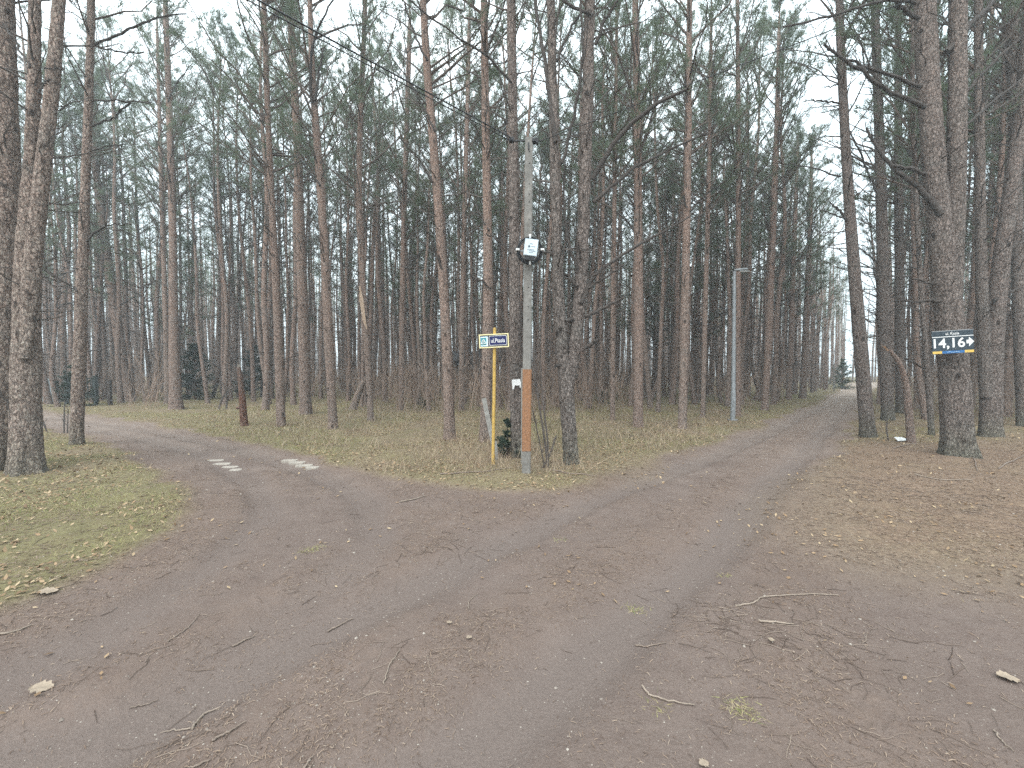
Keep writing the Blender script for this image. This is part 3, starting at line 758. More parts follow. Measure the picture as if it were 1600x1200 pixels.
VAR = [make_variant(k, *a) for k, a in enumerate([(17, 9.5, 0.20, 0), (18, 10.5, 0.23, 0), (16, 9, 0.17, 0), (19, 11, 0.24, 0), (15, 8.5, 0.155, 0), (17.5, 9.5, 0.19, 0),
                                                  (13, 5.5, 0.18, .4), (11, 4.5, 0.15, .6), (14, 6, 0.19, .3), (8, 2.8, 0.11, 1)])]
cand = []
R2 = np.random.RandomState(31)
grid = {}
def free(x, y, dmin):
    gx_, gy_ = int(x // 2), int(y // 2)
    for a in (-1, 0, 1):
        for b_ in (-1, 0, 1):
            for (px, py) in grid.get((gx_ + a, gy_ + b_), ()):
                if (px - x) ** 2 + (py - y) ** 2 < dmin * dmin: return False
    return True
for p in HERO_POS: grid.setdefault((int(p[0] // 2), int(p[1] // 2)), []).append(p)
RX, RY = [], []
while len(RX) < 12000:
    d = math.sqrt(R2.uniform(9 ** 2, 84 ** 2)); a = math.radians(R2.uniform(-60, 60))
    RX.append(d * math.sin(a)); RY.append(d * math.cos(a))
RX, RY = np.array(RX), np.array(RY)
RS = road_sd(RX, RY)
KEEP = [(*gnd(770, 728), 1.0), (*gnd(1145, 657), 1.2), (*gnd(822, 742), 1.0)]
for x, y, s in zip(RX, RY, RS):
    right = x > 0.82 * y + 1.0
    if s > -1.1 or y < (10.5 if right else 17.0): continue
    if not right and x < -12 and y < 20: continue
    dmin = 1.27
    # the stand is open in patches
    if noise3(x * 0.12, y * 0.12, 0, 77) < 0.28 and R2.uniform() < 0.6: continue
    uc = CX + F * x / y
    if y < 27 and (1528 < uc < 1546 or 1580 < uc < 1612): continue
    if y < 33 and (704 < uc < 722 or 732 < uc < 746): continue
    if not free(x, y, dmin): continue
    grid.setdefault((int(x // 2), int(y // 2)), []).append((x, y))
    cand.append((math.hypot(x, y), x, y))
    if len(cand) > 3200: break
cand.sort()
N_IND = 300 - len(HERO)
SHORT = ['leftmost frame-edge pine', 'mossy two-stemmed pine', 'lone pine on left bank', 'bowed leaning pine past the bend', 'reddish double-footed pine', 'slim reddish pine by it',
         'burl-footed pine', 'stout dark pine', 'pine with many steep limbs', 'pine with torn strip', 'thin straight pine left of sign', 'tall bowed pine left of sign', 'thin pine hugging it',
         'pine behind street sign', 'pine with torn notice', 'crooked forked pine', 'slim pine beside crooked one', 'twiggy-footed grey pine', 'grey pine left of lamp', 'slender pine left of lamp',
         'pine right behind lamp', 'first pine beyond lamp', 'second pine beyond lamp', 'third pine beyond lamp', 'leaning pine by the track', 'upright reddish pine by the track', 'dark pine behind it',
         'massive pine with number sign', 'twin-stemmed dark pine', 'pine at right frame edge', 'slim pine beside the snag']
HU = [h[3][0][0][0] for h in HERO]
ORD = ['first', 'second', 'third', 'fourth', 'fifth', 'sixth', 'seventh', 'eighth', 'ninth', 'tenth', 'eleventh', 'twelfth']
seen_n = {}
def zone(x, y, d, kind):
    u = CX + F * x / y
    if d < 38 and u > -60 and u < 1660:
        j = int(np.argmin([abs(u - q) + (0 if i not in (5, 12, 26) else 9999) for i, q in enumerate(HU)])); side = 'left' if u < HU[j] else 'right'
        n = seen_n.get((j, side), 0); seen_n[(j, side)] = n + 1
        return '%s pine, %s in depth just %s of the %s' % (kind, ORD[min(n, 11)], side, SHORT[j]), 'pines of the stand behind the tracks'
    where = ('behind the metal gate past the bend' if u < 160 else 'behind the dark young spruces and red stump' if u < 430 else
             'behind the pines between red stump and street sign' if u < 700 else 'behind the street sign and concrete pole' if u < 900 else
             'behind the gap between crooked pine and lamp post' if u < 1150 else 'behind the lamp post along the straight track' if u < 1330 else 'behind the pines around the house number sign')
    return 'thin faint pine deep in the stand %s' % where, 'pines deep in the stand %s' % where
used = set()
LOW = [(92, 638, 7, 1.0), (60, 631, 6, 1.0), (150, 629, 8, 0.95), (228, 628, 7, 1.05), (330, 622, 6, 1.0), (1128, 631, 7, 1.0), (1178, 625, 6, 0.95), (1216, 619, 7, 1.1), (1243, 616, 8, 0.95), (1268, 613, 7, 1.0), (1292, 608, 6, 0.9),
       (1372, 632, 7, 1.0), (1430, 640, 6, 1.0), (1515, 640, 8, 1.0), (1575, 645, 7, 1.0), (640, 622, 7, 1.0), (880, 618, 7, 1.0), (1010, 622, 8, 1.0)]
def put_pine(i, d, x, y, kk=None, sc_=None):
    young = R2.uniform()
    k = kk if kk is not None else R2.randint(0, 6) if young < 0.86 else R2.randint(6, 9) if young < 0.98 else 9
    if d < 20 and k == 9: k = 7
    src = VAR[k]
    o = src if k not in used else copy_tree(src)
    used.add(k)
    s = sc_ or R2.uniform(0.86, 1.14)
    o.location = (x, y, gz(x, y))
    o.scale = (s * R2.uniform(0.9, 1.15),) * 2 + (s,)
    o.rotation_euler = (R2.normal() * 0.022, R2.normal() * 0.022, R2.uniform(0, 2 * PI))
    o['label'], o['group'] = zone(x, y, d, 'tall' if k < 6 else 'shorter' if k < 9 else 'small bushy')
LOWP = []
for u, v, k, s in LOW:
    x, y = gnd(u, v)
    if road_sd(np.array([x]), np.array([y]))[0] < -0.5: LOWP.append((math.hypot(x, y), x, y, k, s))
N_IND -= len(LOWP)
allp = sorted([(d, x, y, None, None) for d, x, y in cand[:N_IND]] + LOWP, key=lambda t: t[0])
for i, (d, x, y, k, s) in enumerate(allp): put_pine(i, d, x, y, k, s)
for k, v in enumerate(VAR):
    if k not in used:
        for c in list(v.children): bpy.data.objects.remove(c)
        bpy.data.objects.remove(v)

# the far trees, past the 300 nearest: one mass
rest = np.array(cand[N_IND:])
def far_mass():
    rng = np.random.RandomState(12)
    n = len(rest); mb = MB()
    x, y = rest[:, 1], rest[:, 2]; z = hgt(x, y)
    H = np.where(rng.uniform(size=n) < 0.85, rng.uniform(14, 19, n), rng.uniform(7, 13, n)); r = H * 0.0064 * rng.uniform(0.75, 1.25, n)
    t = np.linspace(0, 1, 5)
    P = np.stack([x, y, z - 0.1], 1)[:, None] + np.stack([np.cumsum(rng.normal(size=(n, 5)) * 0.12, 1), np.cumsum(rng.normal(size=(n, 5)) * 0.12, 1), H[:, None] * t[None]], -1)
    V, Q = tubes(P, r[:, None] * np.array([1.1, .85, .66, .42, .1])[None], 6); mb.add(V, Q, m=0)
    def along(k, lo, hi):
        b = np.repeat(np.arange(n), k); s = rng.uniform(lo, hi, len(b)); i = np.clip((s * 4).astype(int), 0, 3); f = (s * 4 - i)[:, None]
        return b, s, P[b, i] * (1 - f) + P[b, i + 1] * f
    b, s, p = along(26, 0.1, 0.6)
    az = rng.uniform(0, 2 * PI, len(b)); d = np.stack([np.cos(az), np.sin(az), rng.uniform(-0.2, 0.8, len(b))], 1)
    V, T = blades(p, d, rng.uniform(0.5, 1.6, len(b)), 0.035, rng); mb.add(V, T=T, m=1)
    b, s, p = along(26, 0.55, 1.0)
    az = rng.uniform(0, 2 * PI, len(b)); rr = rng.uniform(0.1, 1.9, len(b)) * np.sin(np.clip((1.04 - s) / 0.58, 0, 1) * PI * 0.75)
    p = p + np.stack([np.cos(az) * rr, np.sin(az) * rr, rr * 0.6 + rng.normal(size=len(b)) * 0.2], 1)
    k = 6
    pp = p.repeat(k, 0) + rng.normal(size=(len(p) * k, 3)) * 0.16
    V, T = blades(pp, rng.normal(size=pp.shape) + np.stack([np.cos(az), np.sin(az), az * 0 + 0.5], 1).repeat(k, 0), rng.uniform(0.2, 0.42, len(pp)), 0.055, rng); mb.add(V, T=T, m=2)
    o = ob('distant_pines', mb.mesh('distant_pines', [M_BARK, M_TWIG, M_NEED], smooth=False))
    tag(o, 'mass of far pine trunks and crowns fading into pale air', 'pine wood', kind='stuff')
far_mass()

# ------------------------------------------------------------------ young spruces and bushes
def conifer(name, label, u, v, hpx, wpx, nb, rng, m=M_SPRU, group='young conifers under the pines', Yf=None):
    x, y = gnd(u, v); h = hpx / F * y; w = wpx / F * y / 2 * oa(x, y)
    root = thing(name, label, 'young conifer', (x, y, gz(x, y)), group=group)
    P = np.array([[0, 0, -0.05], [0, 0, h * 0.5], [0, 0, h]]); R = np.array([0.03 * h ** 0.5 + 0.01, 0.02 * h ** 0.5, 0.005])
    ob('trunk', MB().tube(P, R, 7).mesh('trunk', [M_LIVE]), root)
    t = np.sort(rng.uniform(0.03, 0.97, nb)); z = t * h
    base, rb = at_z(P, R, z); az = rng.uniform(0, 2 * PI, nb)
    L = w * (1.05 - t) ** 0.9 * rng.uniform(0.4, 1.45, nb) + 0.04
    BP = limbs(base, rb, az, rng.normal(size=nb) * 0.15 - 0.05 + 0.5 * t, L, np.full(nb, 0.12), rng, 5, 0.04)
    mb = MB(); V, Q = tubes(BP, np.full((nb, 5), 0.006 * h ** 0.5), 3); mb.add(V, Q, m=0)
    TP, _, _ = side_twigs(BP, 14, rng, 0.1, 0.35, 0.9, 3)
    V, Q = tubes(TP, np.full((len(TP), 3), 0.003 * h ** 0.5), 3); mb.add(V, Q, m=0)
    b = np.repeat(np.arange(len(TP)), 7); s = rng.uniform(0, 1, len(b))[:, None]
    p = TP[b, 0] * (1 - s) + TP[b, 2] * s; d = TP[b, 2] - TP[b, 0]; d /= np.linalg.norm(d, axis=1, keepdims=True) + 1e-9
    k = 5; pp = p.repeat(k, 0); dd = d.repeat(k, 0) + rng.normal(size=(len(pp), 3)) * 0.6
    V, T = blades(pp, dd, 0.035 * h ** 0.6 + 0.015, 0.0035 + 0.0035 * h, rng); mb.add(V, T=T, m=1)
    ob('crown', mb.mesh('crown', [M_LIVE, m], smooth=False), root)
rc = np.random.RandomState(55)
conifer('young_spruce', 'dark bushy young spruce right of the double-footed reddish pine', 305, 625, 88, 92, 90, rc)
conifer('young_spruce', 'dark young spruce just behind the red broken stump', 398, 621, 82, 76, 80, rc)
conifer('young_spruce', 'dark dense spruce bush behind the lone pine on the left bank', 117, 637, 66, 72, 64, rc)
conifer('young_spruce', 'small spruce sapling at the foot of the pine with the torn notice', 793, 716, 58, 42, 30, rc)
conifer('young_spruce', 'tiny green conifer in the grass beyond the crooked pine', 942, 634, 24, 22, 18, rc)
conifer('young_spruce', 'small blurred spruce on the wood floor left of the tall sign pine', 663, 640, 20, 22, 16, rc)
conifer('young_pine', 'bushy young pine at the end of the straight track', 1316, 607, 48, 44, 80, rc, M_NEED)
conifer('young_pine', 'low dark bush beside the far end of the straight track', 1286, 606, 26, 34, 26, rc, M_NEED)

def bare_shrub(label, u, v, stems_px, rng):
    x, y = gnd(u, v); z = gz(x, y); base = np.array([x, y, z])
    root = thing('bare_sapling', label, 'sapling', base, group='leafless saplings on the verges')
    for st in stems_px:
        P = np.array([at(a, b, y) for a, b, w in st]) - base; P[0, 2] = min(P[0, 2], -0.03)
        R = [w / 2 / F * y for a, b, w in st]
        Qs, rr = smooth_path(P, R, 12); Qs[:, 1] += rng.normal() * np.linspace(0, 0.15, 12)
        mb = MB().tube(Qs, rr, 6)
        TP, _, _ = side_twigs(Qs[None], 10, rng, 0.25, 0.3, 0.8, 4)
        V, Q = tubes(TP, np.full((len(TP), 4), 0.0035), 3); mb.add(V, Q)
        ob('stem', mb.mesh('stem', [M_TWIG]), root)
rb_ = np.random.RandomState(8)
bare_shrub('leafless sapling of thin dark stems just right of the concrete pole', 857, 734,
           [[(857, 734, 4), (852, 690, 4), (842, 630, 3), (832, 570, 3), (836, 520, 2)], [(856, 732, 3), (858, 690, 3), (850, 640, 3), (846, 560, 2)], [(852, 734, 3), (845, 700, 2), (832, 640, 2)], [(846, 732, 3), (858, 715, 3), (870, 680, 2)]], rb_)
bare_shrub('low twiggy sapling bending left of the red broken stump', 345, 640, [[(341, 642, 3), (346, 620, 3), (352, 608, 2), (368, 604, 2), (376, 596, 1)], [(354, 641, 3), (354, 622, 2), (350, 600, 2), (340, 585, 1)]], rb_)
bare_shrub('pair of thin bare shoots left of the lone pine on the grass bank', 97, 676, [[(100, 678, 2), (96, 655, 2), (92, 625, 1)], [(74, 662, 2), (66, 648, 2)], [(105, 676, 2), (104, 640, 1)]], rb_)
bare_shrub('thin bare shoots around the foot of the snag beside the track', 1389, 690, [[(1389, 692, 2), (1387, 672, 2), (1390, 655, 1)], [(1432, 690, 2), (1436, 660, 2), (1430, 640, 1)]], rb_)

def birch(label, st):
    u0, v0, _ = st[0]; x, y = gnd(u0, v0); base = np.array([x, y, gz(x, y)]); rng = np.random.RandomState(int(u0))
    root = thing('birch_tree', label, 'birch tree', base, group='birches at the end of the track')
    P = np.array([at(a, b, y) for a, b, w in st]) - base; P[0] = (0, 0, -0.1); R = [w / 2 / F * y * oa(x, y) for a, b, w in st]
    ob('trunk', trunk_mesh('trunk', P, R, 40, 10, int(u0), 0.004, 0.2, paint('birch_bark', (0.55, 0.53, 0.50), 0.8, 0.3, 1.5, dirt=(0.12, 0.11, 0.1))), root)
    Qs, rr = smooth_path(P, R, 30)
    ob('bare_branches', dead_mesh('bare_branches', Qs, rr, Qs[-1, 2] * 0.35, Qs[-1, 2] * 0.98, rng, nb=50, Lm=1.6, k=6, rsc=1.2), root, kind='stuff')
birch('white leaning birch at the end of the straight track', [(1281, 604, 4), (1284, 560, 4), (1296, 510, 3), (1308, 470, 3), (1322, 430, 2)])
birch('upright pale birch beside the bush at the track end', [(1311, 602, 4), (1312, 560, 3), (1313, 520, 3), (1314, 460, 2)])

# ------------------------------------------------------------------ red broken stump, pale broken snag, bent log end
def stump(name, label, st, m_top, cat, red=None):
    u0, v0, _ = st[0]; x, y = gnd(u0, v0); z = gz(x, y); base = np.array([x, y, z])
    root = thing(name, label, cat, base)
    P = np.array([at(a, b, y) for a, b, w in st]) - base; P[0] = (0, 0, -0.08); R = [w / 2 / F * y * oa(x, y) for a, b, w in st]
    ob('trunk', trunk_mesh('trunk', P, R, 60, 20, 33, 0.016, 0.25, red or M_BARK), root)
    c, r = P[-1], R[-1]; d = P[-1] - P[-2]; d /= np.linalg.norm(d)
    mb = MB(); rg = np.random.RandomState(3)
    for k in range(14):
        a = rg.uniform(0, 2 * PI); q = rg.uniform(0, r * 0.85); b0 = c + np.array([math.cos(a) * q, math.sin(a) * q, -0.05])
        mb.tube([b0, b0 + d * rg.uniform(0.06, 0.22) + rg.normal(size=3) * 0.01], [r * 0.28, 0.003], 4)
    ob('splintered_top', mb.mesh('splintered_top', [m_top], smooth=False), root)
    return root, base, y
M_RED = bark('stripped_red_wood', (0.185, 0.095, 0.068), (0.21, 0.175, 0.15), 0.85, 1.15, (0.05, 0.025, 0.018), 0.9, 1.0, wander=0.4)
sr, sb, sy = stump('broken_stump', 'tall broken stump with red-brown bared wood at the left road edge',
      [(382, 665, 12), (380, 640, 11), (379, 625, 11), (377, 605, 9), (374, 582, 8), (373, 574, 7)], M_PALE, 'stump', M_RED)
kn = at(371, 637, sy) - sb
ob('branch_stub', MB().tube([kn + np.array([0.08, 0, 0]), kn + np.array([-0.02, -0.03, -0.01])], [0.05, 0.03], 7).mesh('branch_stub', [M_RED]), sr)
stump('broken_snag', 'thin broken snag with a pale splintered tip, leaning left before the sign pine',
      [(1424, 694, 14), (1420, 640, 13), (1416, 600, 11), (1408, 570, 9), (1398, 556, 8), (1388, 545, 5)], paint('fresh_break', (0.42, 0.27, 0.17), 0.8, 0.3, 20), 'snag')
stump('bent_trunk', 'short bent broken trunk with a dark butt left of centre', [(551, 641, 11), (556, 625, 11), (564, 605, 9), (572, 590, 7)], M_TWIG, 'snag')

# ------------------------------------------------------------------ concrete pole, coil, wires
M_CONC = paint('weathered_concrete', (0.20, 0.188, 0.172), 0.9, 0.35, 9, dirt=(0.12, 0.113, 0.10))
M_ORNG = paint('orange_pole_paint', (0.27, 0.135, 0.07), 0.9, 0.4, 30, dirt=(0.19, 0.125, 0.09))
M_BLK = paint('black_plastic', (0.018, 0.018, 0.02), 0.5, 0.3, 8)
M_STEEL = paint('galvanised_steel', (0.27, 0.285, 0.295), 0.5, 0.2, 5, metal=0.3)
M_WHITE = paint('white_paint', (0.66, 0.66, 0.65), 0.6, 0.1, 5)
px, py = gnd(822, 743); pz = gz(px, py); PB = np.array([px, py, pz])
pole = thing('utility_pole', 'slim concrete pole with an orange painted band in the middle of the fork', 'utility pole', PB)
def pole_seg(v0, v1, w0, w1, n=16, grow=0.0):
    us = lambda v: 822 + (743 - v) / 525.0 * 4.5
    V = []; vs = np.linspace(v0, v1, n)
    for v in vs:
        p = at(us(v), v, py) - PB; r = (w0 + (w1 - w0) * (v - v0) / (v1 - v0 + 1e-9)) / 2 / F * py + grow
        c = r * 0.28
        V += [[p[0] + a, b, p[2]] for a, b in ((-r + c, -r), (r - c, -r), (r, -r + c), (r, r - c), (r - c, r), (-r + c, r), (-r, r - c), (-r, -r + c))]
    V = np.array(V); V += rs.normal(size=V.shape) * 0.0012
    Q = [[k * 8 + i, k * 8 + (i + 1) % 8, (k + 1) * 8 + (i + 1) % 8, (k + 1) * 8 + i] for k in range(n - 1) for i in range(8)]
    mb = MB().add(V, Q); mb.add(np.vstack([V[-8:], V[-8:].mean(0)]), T=[[i, (i + 1) % 8, 8] for i in range(8)])
    return mb
sh = pole_seg(748, 217, 13.6, 11.8, 40)
for v in (240, 258, 290, 306, 318, 345, 450, 480, 500):
    p = at(823 + (743 - v) / 525 * 4.5, v, py) - PB
    sh.tube([p + np.array([0, -0.063, 0]), p + np.array([0, -0.07, 0])], [0.008, 0.008], 8, m=1)
ob('shaft', sh.mesh('shaft', [M_CONC, M_BLK], smooth=False), pole)
ob('orange_band', pole_seg(704, 577, 13.5, 13.1, 14, 0.003).mesh('orange_band', [M_ORNG], smooth=False), pole)
for (u, v, du) in ((834, 221, 14), (799, 219, 8)):
    p = at(u, v, py - 0.02) - PB
    ob('cable_clamp', MB().box(p, (du / F * py, 0.07, 0.065)).box(p + np.array([0, -0.04, 0]), (0.05, 0.03, 0.04)).mesh('cable_clamp', [M_BLK], smooth=False), pole)
q = at(818, 217, py) - PB
ob('bracket', MB().box(at(817, 220, py - 0.03) - PB, (0.34, 0.02, 0.02)).box(at(826, 228, py - 0.08) - PB, (0.02, 0.02, 0.10)).mesh('bracket', [M_BLK], smooth=False), pole)

cyc = py - 0.14
cc = at(828, 391, cyc)
coil = thing('cable_coil', 'black cable coil with pale grey box high on the concrete pole', 'cable coil', cc)
RC = 19.0 / F * cyc
def ring(R, r, n=40, s=6, zsq=1.0, off=(0, 0, 0)):
    a = np.linspace(0, 2 * PI, n, endpoint=False); P = np.stack([np.cos(a) * R, 0 * a, np.sin(a) * R * zsq], 1) + np.array(off)
    b = np.arange(s) / s * 2 * PI
    rad = np.stack([np.cos(a), 0 * a, np.sin(a)], 1)
    V = P[:, None] + r * (np.cos(b)[None, :, None] * rad[:, None] + np.sin(b)[None, :, None] * np.array([0, 1.0, 0]))
    i = np.arange(n)[:, None]; j = (i + 1) % n; k = np.arange(s)[None]; l = (k + 1) % s
    return V.reshape(-1, 3), np.stack([i * s + k, j * s + k, j * s + l, i * s + l], -1).reshape(-1, 4)
for k in range(4):
    V, Q = ring(RC - 0.009 * k + rs.normal() * 0.004, 0.0085, off=(rs.normal() * 0.004, -0.012 * (k % 2), rs.normal() * 0.004), zsq=1.08)
    ob('cable_loop', new_mesh('cable_loop', V, Q, mats=[M_BLK]), coil)
ob('cross_bracket', MB().box((0, 0.03, 0), (2 * RC, 0.012, 0.025)).box((0, 0.046, 0), (0.025, 0.012, 2.1 * RC)).box((0, 0.075, 0.02), (0.03, 0.05, 0.05)).mesh('cross_bracket', [M_STEEL], smooth=False), coil)
for k in range(4):
    a = k * PI / 2
    c = np.array([math.cos(a) * RC, -0.028, math.sin(a) * RC * 1.06])
    ob('white_clamp', MB().box(c, (0.055 if k % 2 == 0 else 0.03, 0.05, 0.055 if k % 2 else 0.03)).box(c + np.array([0, -0.03, 0]), (0.022, 0.014, 0.022)).mesh('white_clamp', [M_WHITE], smooth=False), coil)
tl = math.radians(-7); RM = np.array([[math.cos(tl), 0, -math.sin(tl)], [0, 1, 0], [math.sin(tl), 0, math.cos(tl)]])
bx = np.array([0.012, -0.075, 0.01])
M_BOX = paint('pale_blue_grey_plastic', (0.52, 0.60, 0.65), 0.5, 0.12, 6)
box = ob('junction_box', MB().box(bx, (0.20, 0.075, 0.25), 0, RM).box(bx + RM @ np.array([0, -0.042, 0]), (0.186, 0.012, 0.236), 0, RM).mesh('junction_box', [M_BOX], smooth=False), coil)
pm = MB(); f0 = bx + np.array([0, -0.0495, 0])
c = f0 + RM @ np.array([-0.03, 0, 0.01]); pm.tube([c, c + np.array([0, -0.004, 0])], [0.016, 0.016], 12)
for (a, z, w) in ((0.0, 0.05, 0.05), (0.03, 0.012, 0.06), (0.01, -0.035, 0.08), (0.02, -0.055, 0.10), (0.01, -0.08, 0.07), (-0.04, -0.035, 0.02)):
    pm.box(f0 + RM @ np.array([a, 0, z]), (w, 0.003, 0.006), 0, RM)
ob('printed_marks', pm.mesh('printed_marks', [paint('dark_print', (0.09, 0.11, 0.13), 0.7, 0.1, 6)], smooth=False), box)
ob('box_foot', MB().box(bx + RM @ np.array([0, 0.0, -0.155]), (0.15, 0.06, 0.055), 0, RM).mesh('box_foot', [M_BLK], smooth=False), coil)

def wire(label, A, B, sag, r=0.008):
    A, B = np.array(A), np.array(B); t = np.linspace(0, 1, 40)[:, None]
    P = A + (B - A) * t; P[:, 2] -= (4 * sag * t * (1 - t))[:, 0]
    o = ob('overhead_wire', MB().tube(P, r, 6).mesh('overhead_wire', [M_BLK])); tag(o, label, 'wire', 'wires on the concrete pole')
pt = at(800, 219, py - 0.05)
d1 = at(403, 0, 4.1) - pt; d2 = at(1150, 100, 4.95) - at(840, 222, py - 0.05)
wire('upper of two black cables running from the pole top to the upper left', pt + np.array([0, 0, 0.03]), pt + d1 * 5.5 + np.array([0, 0, 0.03]), 0.05, 0.009)
wire('lower of two black cables running from the pole top to the upper left', pt + np.array([0.02, 0.02, -0.02]), pt + d1 * 5.5 + np.array([0.5, 0, 0.05]), 0.16, 0.006)
wire('thin single wire rising from the pole top to the upper right', at(840, 222, py - 0.05), at(840, 222, py - 0.05) + d2 * 5, 0.05, 0.005)
wire('thin wire dropping behind the pole towards the crooked pine', at(838, 224, py), at(1010, 420, 26), 0.3, 0.006)

# ------------------------------------------------------------------ text
def text_mesh(body, size, bold=0.0, ext=0.0015, xs=1.0, fit=None):
    cu = bpy.data.curves.new('lettering', 'FONT'); cu.body = body; cu.size = size; cu.extrude = ext; cu.offset = bold
    cu.align_x = 'CENTER'; cu.align_y = 'CENTER'; cu.resolution_u = 4
    o = bpy.data.objects.new('lettering', cu); COL.objects.link(o)
    bpy.context.view_layer.update()
    me = bpy.data.meshes.new_from_object(o.evaluated_get(bpy.context.evaluated_depsgraph_get()))
    bpy.data.objects.remove(o); bpy.data.curves.remove(cu)
    co = np.zeros(len(me.vertices) * 3); me.vertices.foreach_get('co', co); co = co.reshape(-1, 3)
    mid = (co.max(0) + co.min(0)) / 2; co[:, 0] -= mid[0]; co[:, 1] -= mid[1]
    if fit:
        ex = co.max(0) - co.min(0); co[:, 0] *= fit[0] / ex[0]; co[:, 1] *= fit[1] / ex[1]
    co[:, 0] *= xs
    co = np.stack([co[:, 0], -co[:, 2], co[:, 1]], 1)
    me.vertices.foreach_set('co', co.ravel()); me.update(); me.materials.clear()
    return me
def flat(name, m, pts, y0, y1, parent):                    # a plate of the given outline in the sign plane, y0 front, y1 back
    n = len(pts); V = [[x, y0, z] for x, z in pts] + [[x, y1, z] for x, z in pts]
    me = bpy.data.meshes.new(name)
    me.from_pydata(V, [], [list(range(n)), list(range(2 * n - 1, n - 1, -1))] + [[i, n + i, n + (i + 1) % n, (i + 1) % n] for i in range(n)])
    me.materials.append(m); me.update()
    return ob(name, me, parent)
def rrect(cx, cz, w, h, r, n=5):
    out = []
    for sx, sz, a0 in ((1, 1, 0), (-1, 1, 90), (-1, -1, 180), (1, -1, 270)):
        for k in range(n + 1):
            a = math.radians(a0 + 90 * k / n); out.append((cx + sx * (w / 2 - r) + r * math.cos(a), cz + sz * (h / 2 - r) + r * math.sin(a)))
    return out
def put(me, m, parent, loc, name='lettering'):
    me.materials.append(m); return ob(name, me, parent, loc)

# ------------------------------------------------------------------ street name sign on a yellow post
M_YEL = paint('yellow_post_paint', (0.50, 0.325, 0.085), 0.65, 0.3, 16, dirt=(0.30, 0.20, 0.08))
M_CREAM = paint('cream_frame_paint', (0.72, 0.64, 0.36), 0.55, 0.12, 8)
M_NAVY = paint('navy_enamel', (0.012, 0.016, 0.085), 0.35, 0.15, 5)
M_DKN = paint('dark_backing', (0.03, 0.032, 0.05), 0.5, 0.2, 5)
M_TEAL = paint('teal_enamel', (0.05, 0.235, 0.27), 0.4, 0.15, 5)
M_LB = paint('pale_blue_enamel', (0.60, 0.76, 0.84), 0.45, 0.08, 5)
sx_, sy_ = gnd(770, 729); sz_ = gz(sx_, sy_); SB = np.array([sx_, sy_, sz_])
ss = thing('street_sign', 'blue street name sign on a slim yellow post in front of the pines', 'street sign', SB)
top = at(773, 513, sy_) - SB; bot = np.array([0, 0, -0.1])
ob('post', MB().tube([bot, (bot + top) / 2 + np.array([0.004, 0, 0]), top], 0.028, 14).tube([top, top + np.array([0, 0, 0.012])], [0.024, 0.012], 14).mesh('post', [M_YEL]), ss)
sc_ = at(771.8, 532.5, sy_ - 0.045) - SB
W, H_ = 46.5 / F * (sy_ - .045), 21.5 / F * (sy_ - .045)
board = bpy.data.objects.new('sign_board', None); COL.objects.link(board); board.parent = ss
board.location = sc_; board.rotation_euler = (0, math.radians(-2.6), math.radians(-4))
bp_ = flat('backing_plate', M_DKN, rrect(0, 0, W, H_, 0.004), -0.006, 0.006, ss)
def onboard(o): o.parent = ss; o.matrix_parent_inverse.identity(); return o
BM = Matrix.Translation(Vector(sc_)) @ Matrix.Rotation(math.radians(-4), 4, 'Z') @ Matrix.Rotation(math.radians(-2.6), 4, 'Y')
bpy.data.objects.remove(board)
def place_local(o, M, loc=(0, 0, 0)):
    o.matrix_local = M @ Matrix.Translation(Vector(loc)); return o
place_local(bp_, BM)
fw = 0.018
for (cx, cz, w, h) in ((0, H_ / 2 - fw / 2, W, fw), (0, -H_ / 2 + fw / 2, W, fw), (-W / 2 + fw / 2, 0, fw, H_ - 2 * fw), (W / 2 - fw / 2, 0, fw, H_ - 2 * fw)):
    place_local(ob('frame_bar', MB().box((cx, -0.004, cz), (w, 0.024, h)).mesh('frame_bar', [M_CREAM], smooth=False), ss), BM)
lp = place_local(flat('emblem_plate', M_LB, rrect(-W * 0.325, -0.005, W * 0.245, H_ * 0.70, 0.004), -0.012, -0.0065, ss), BM)
place_local(flat('emblem_field', M_TEAL, rrect(-W * 0.345, -0.005, W * 0.185, H_ * 0.54, 0.004), -0.0135, -0.0122, lp), Matrix())
E = MB(); ec = np.array([-W * 0.345, -0.0146, -0.012]); er = H_ * 0.17
tri = [(-1.0, -0.62), (-0.75, -0.35), (-0.28, 0.75), (0, 0.98), (0.28, 0.75), (0.75, -0.35), (1.0, -0.62), (0.55, -0.82), (-0.55, -0.82)]
for (a, b) in zip(tri, tri[1:] + tri[:1]):
    A, B = ec + np.array([a[0] * er, 0, a[1] * er]), ec + np.array([b[0] * er, 0, b[1] * er])
    E.tube([A, B], er * 0.20, 5)
E.tube([ec + np.array([0, 0, -0.2 * er]), ec + np.array([0, 0, 0.25 * er])], [er * 0.24, er * 0.12], 6)
ob('emblem', E.mesh('emblem', [M_WHITE]), lp)
nw, nh = W * 0.60, H_ * 0.70; nc = (W * 0.135, 0.003)
npl = place_local(flat('name_plate', M_WHITE, rrect(*nc, nw, nh, 0.022), -0.012, -0.0065, ss), BM)
ob_ = flat('name_field', M_NAVY, rrect(*nc, nw - 0.016, nh - 0.016, 0.018), -0.0136, -0.0122, npl)
put(text_mesh('ul.Ptasia', 0.1, 0.001, fit=(nw * 0.78, nh * 0.44)), M_WHITE, npl, (nc[0] + 0.002, -0.0150, nc[1]))

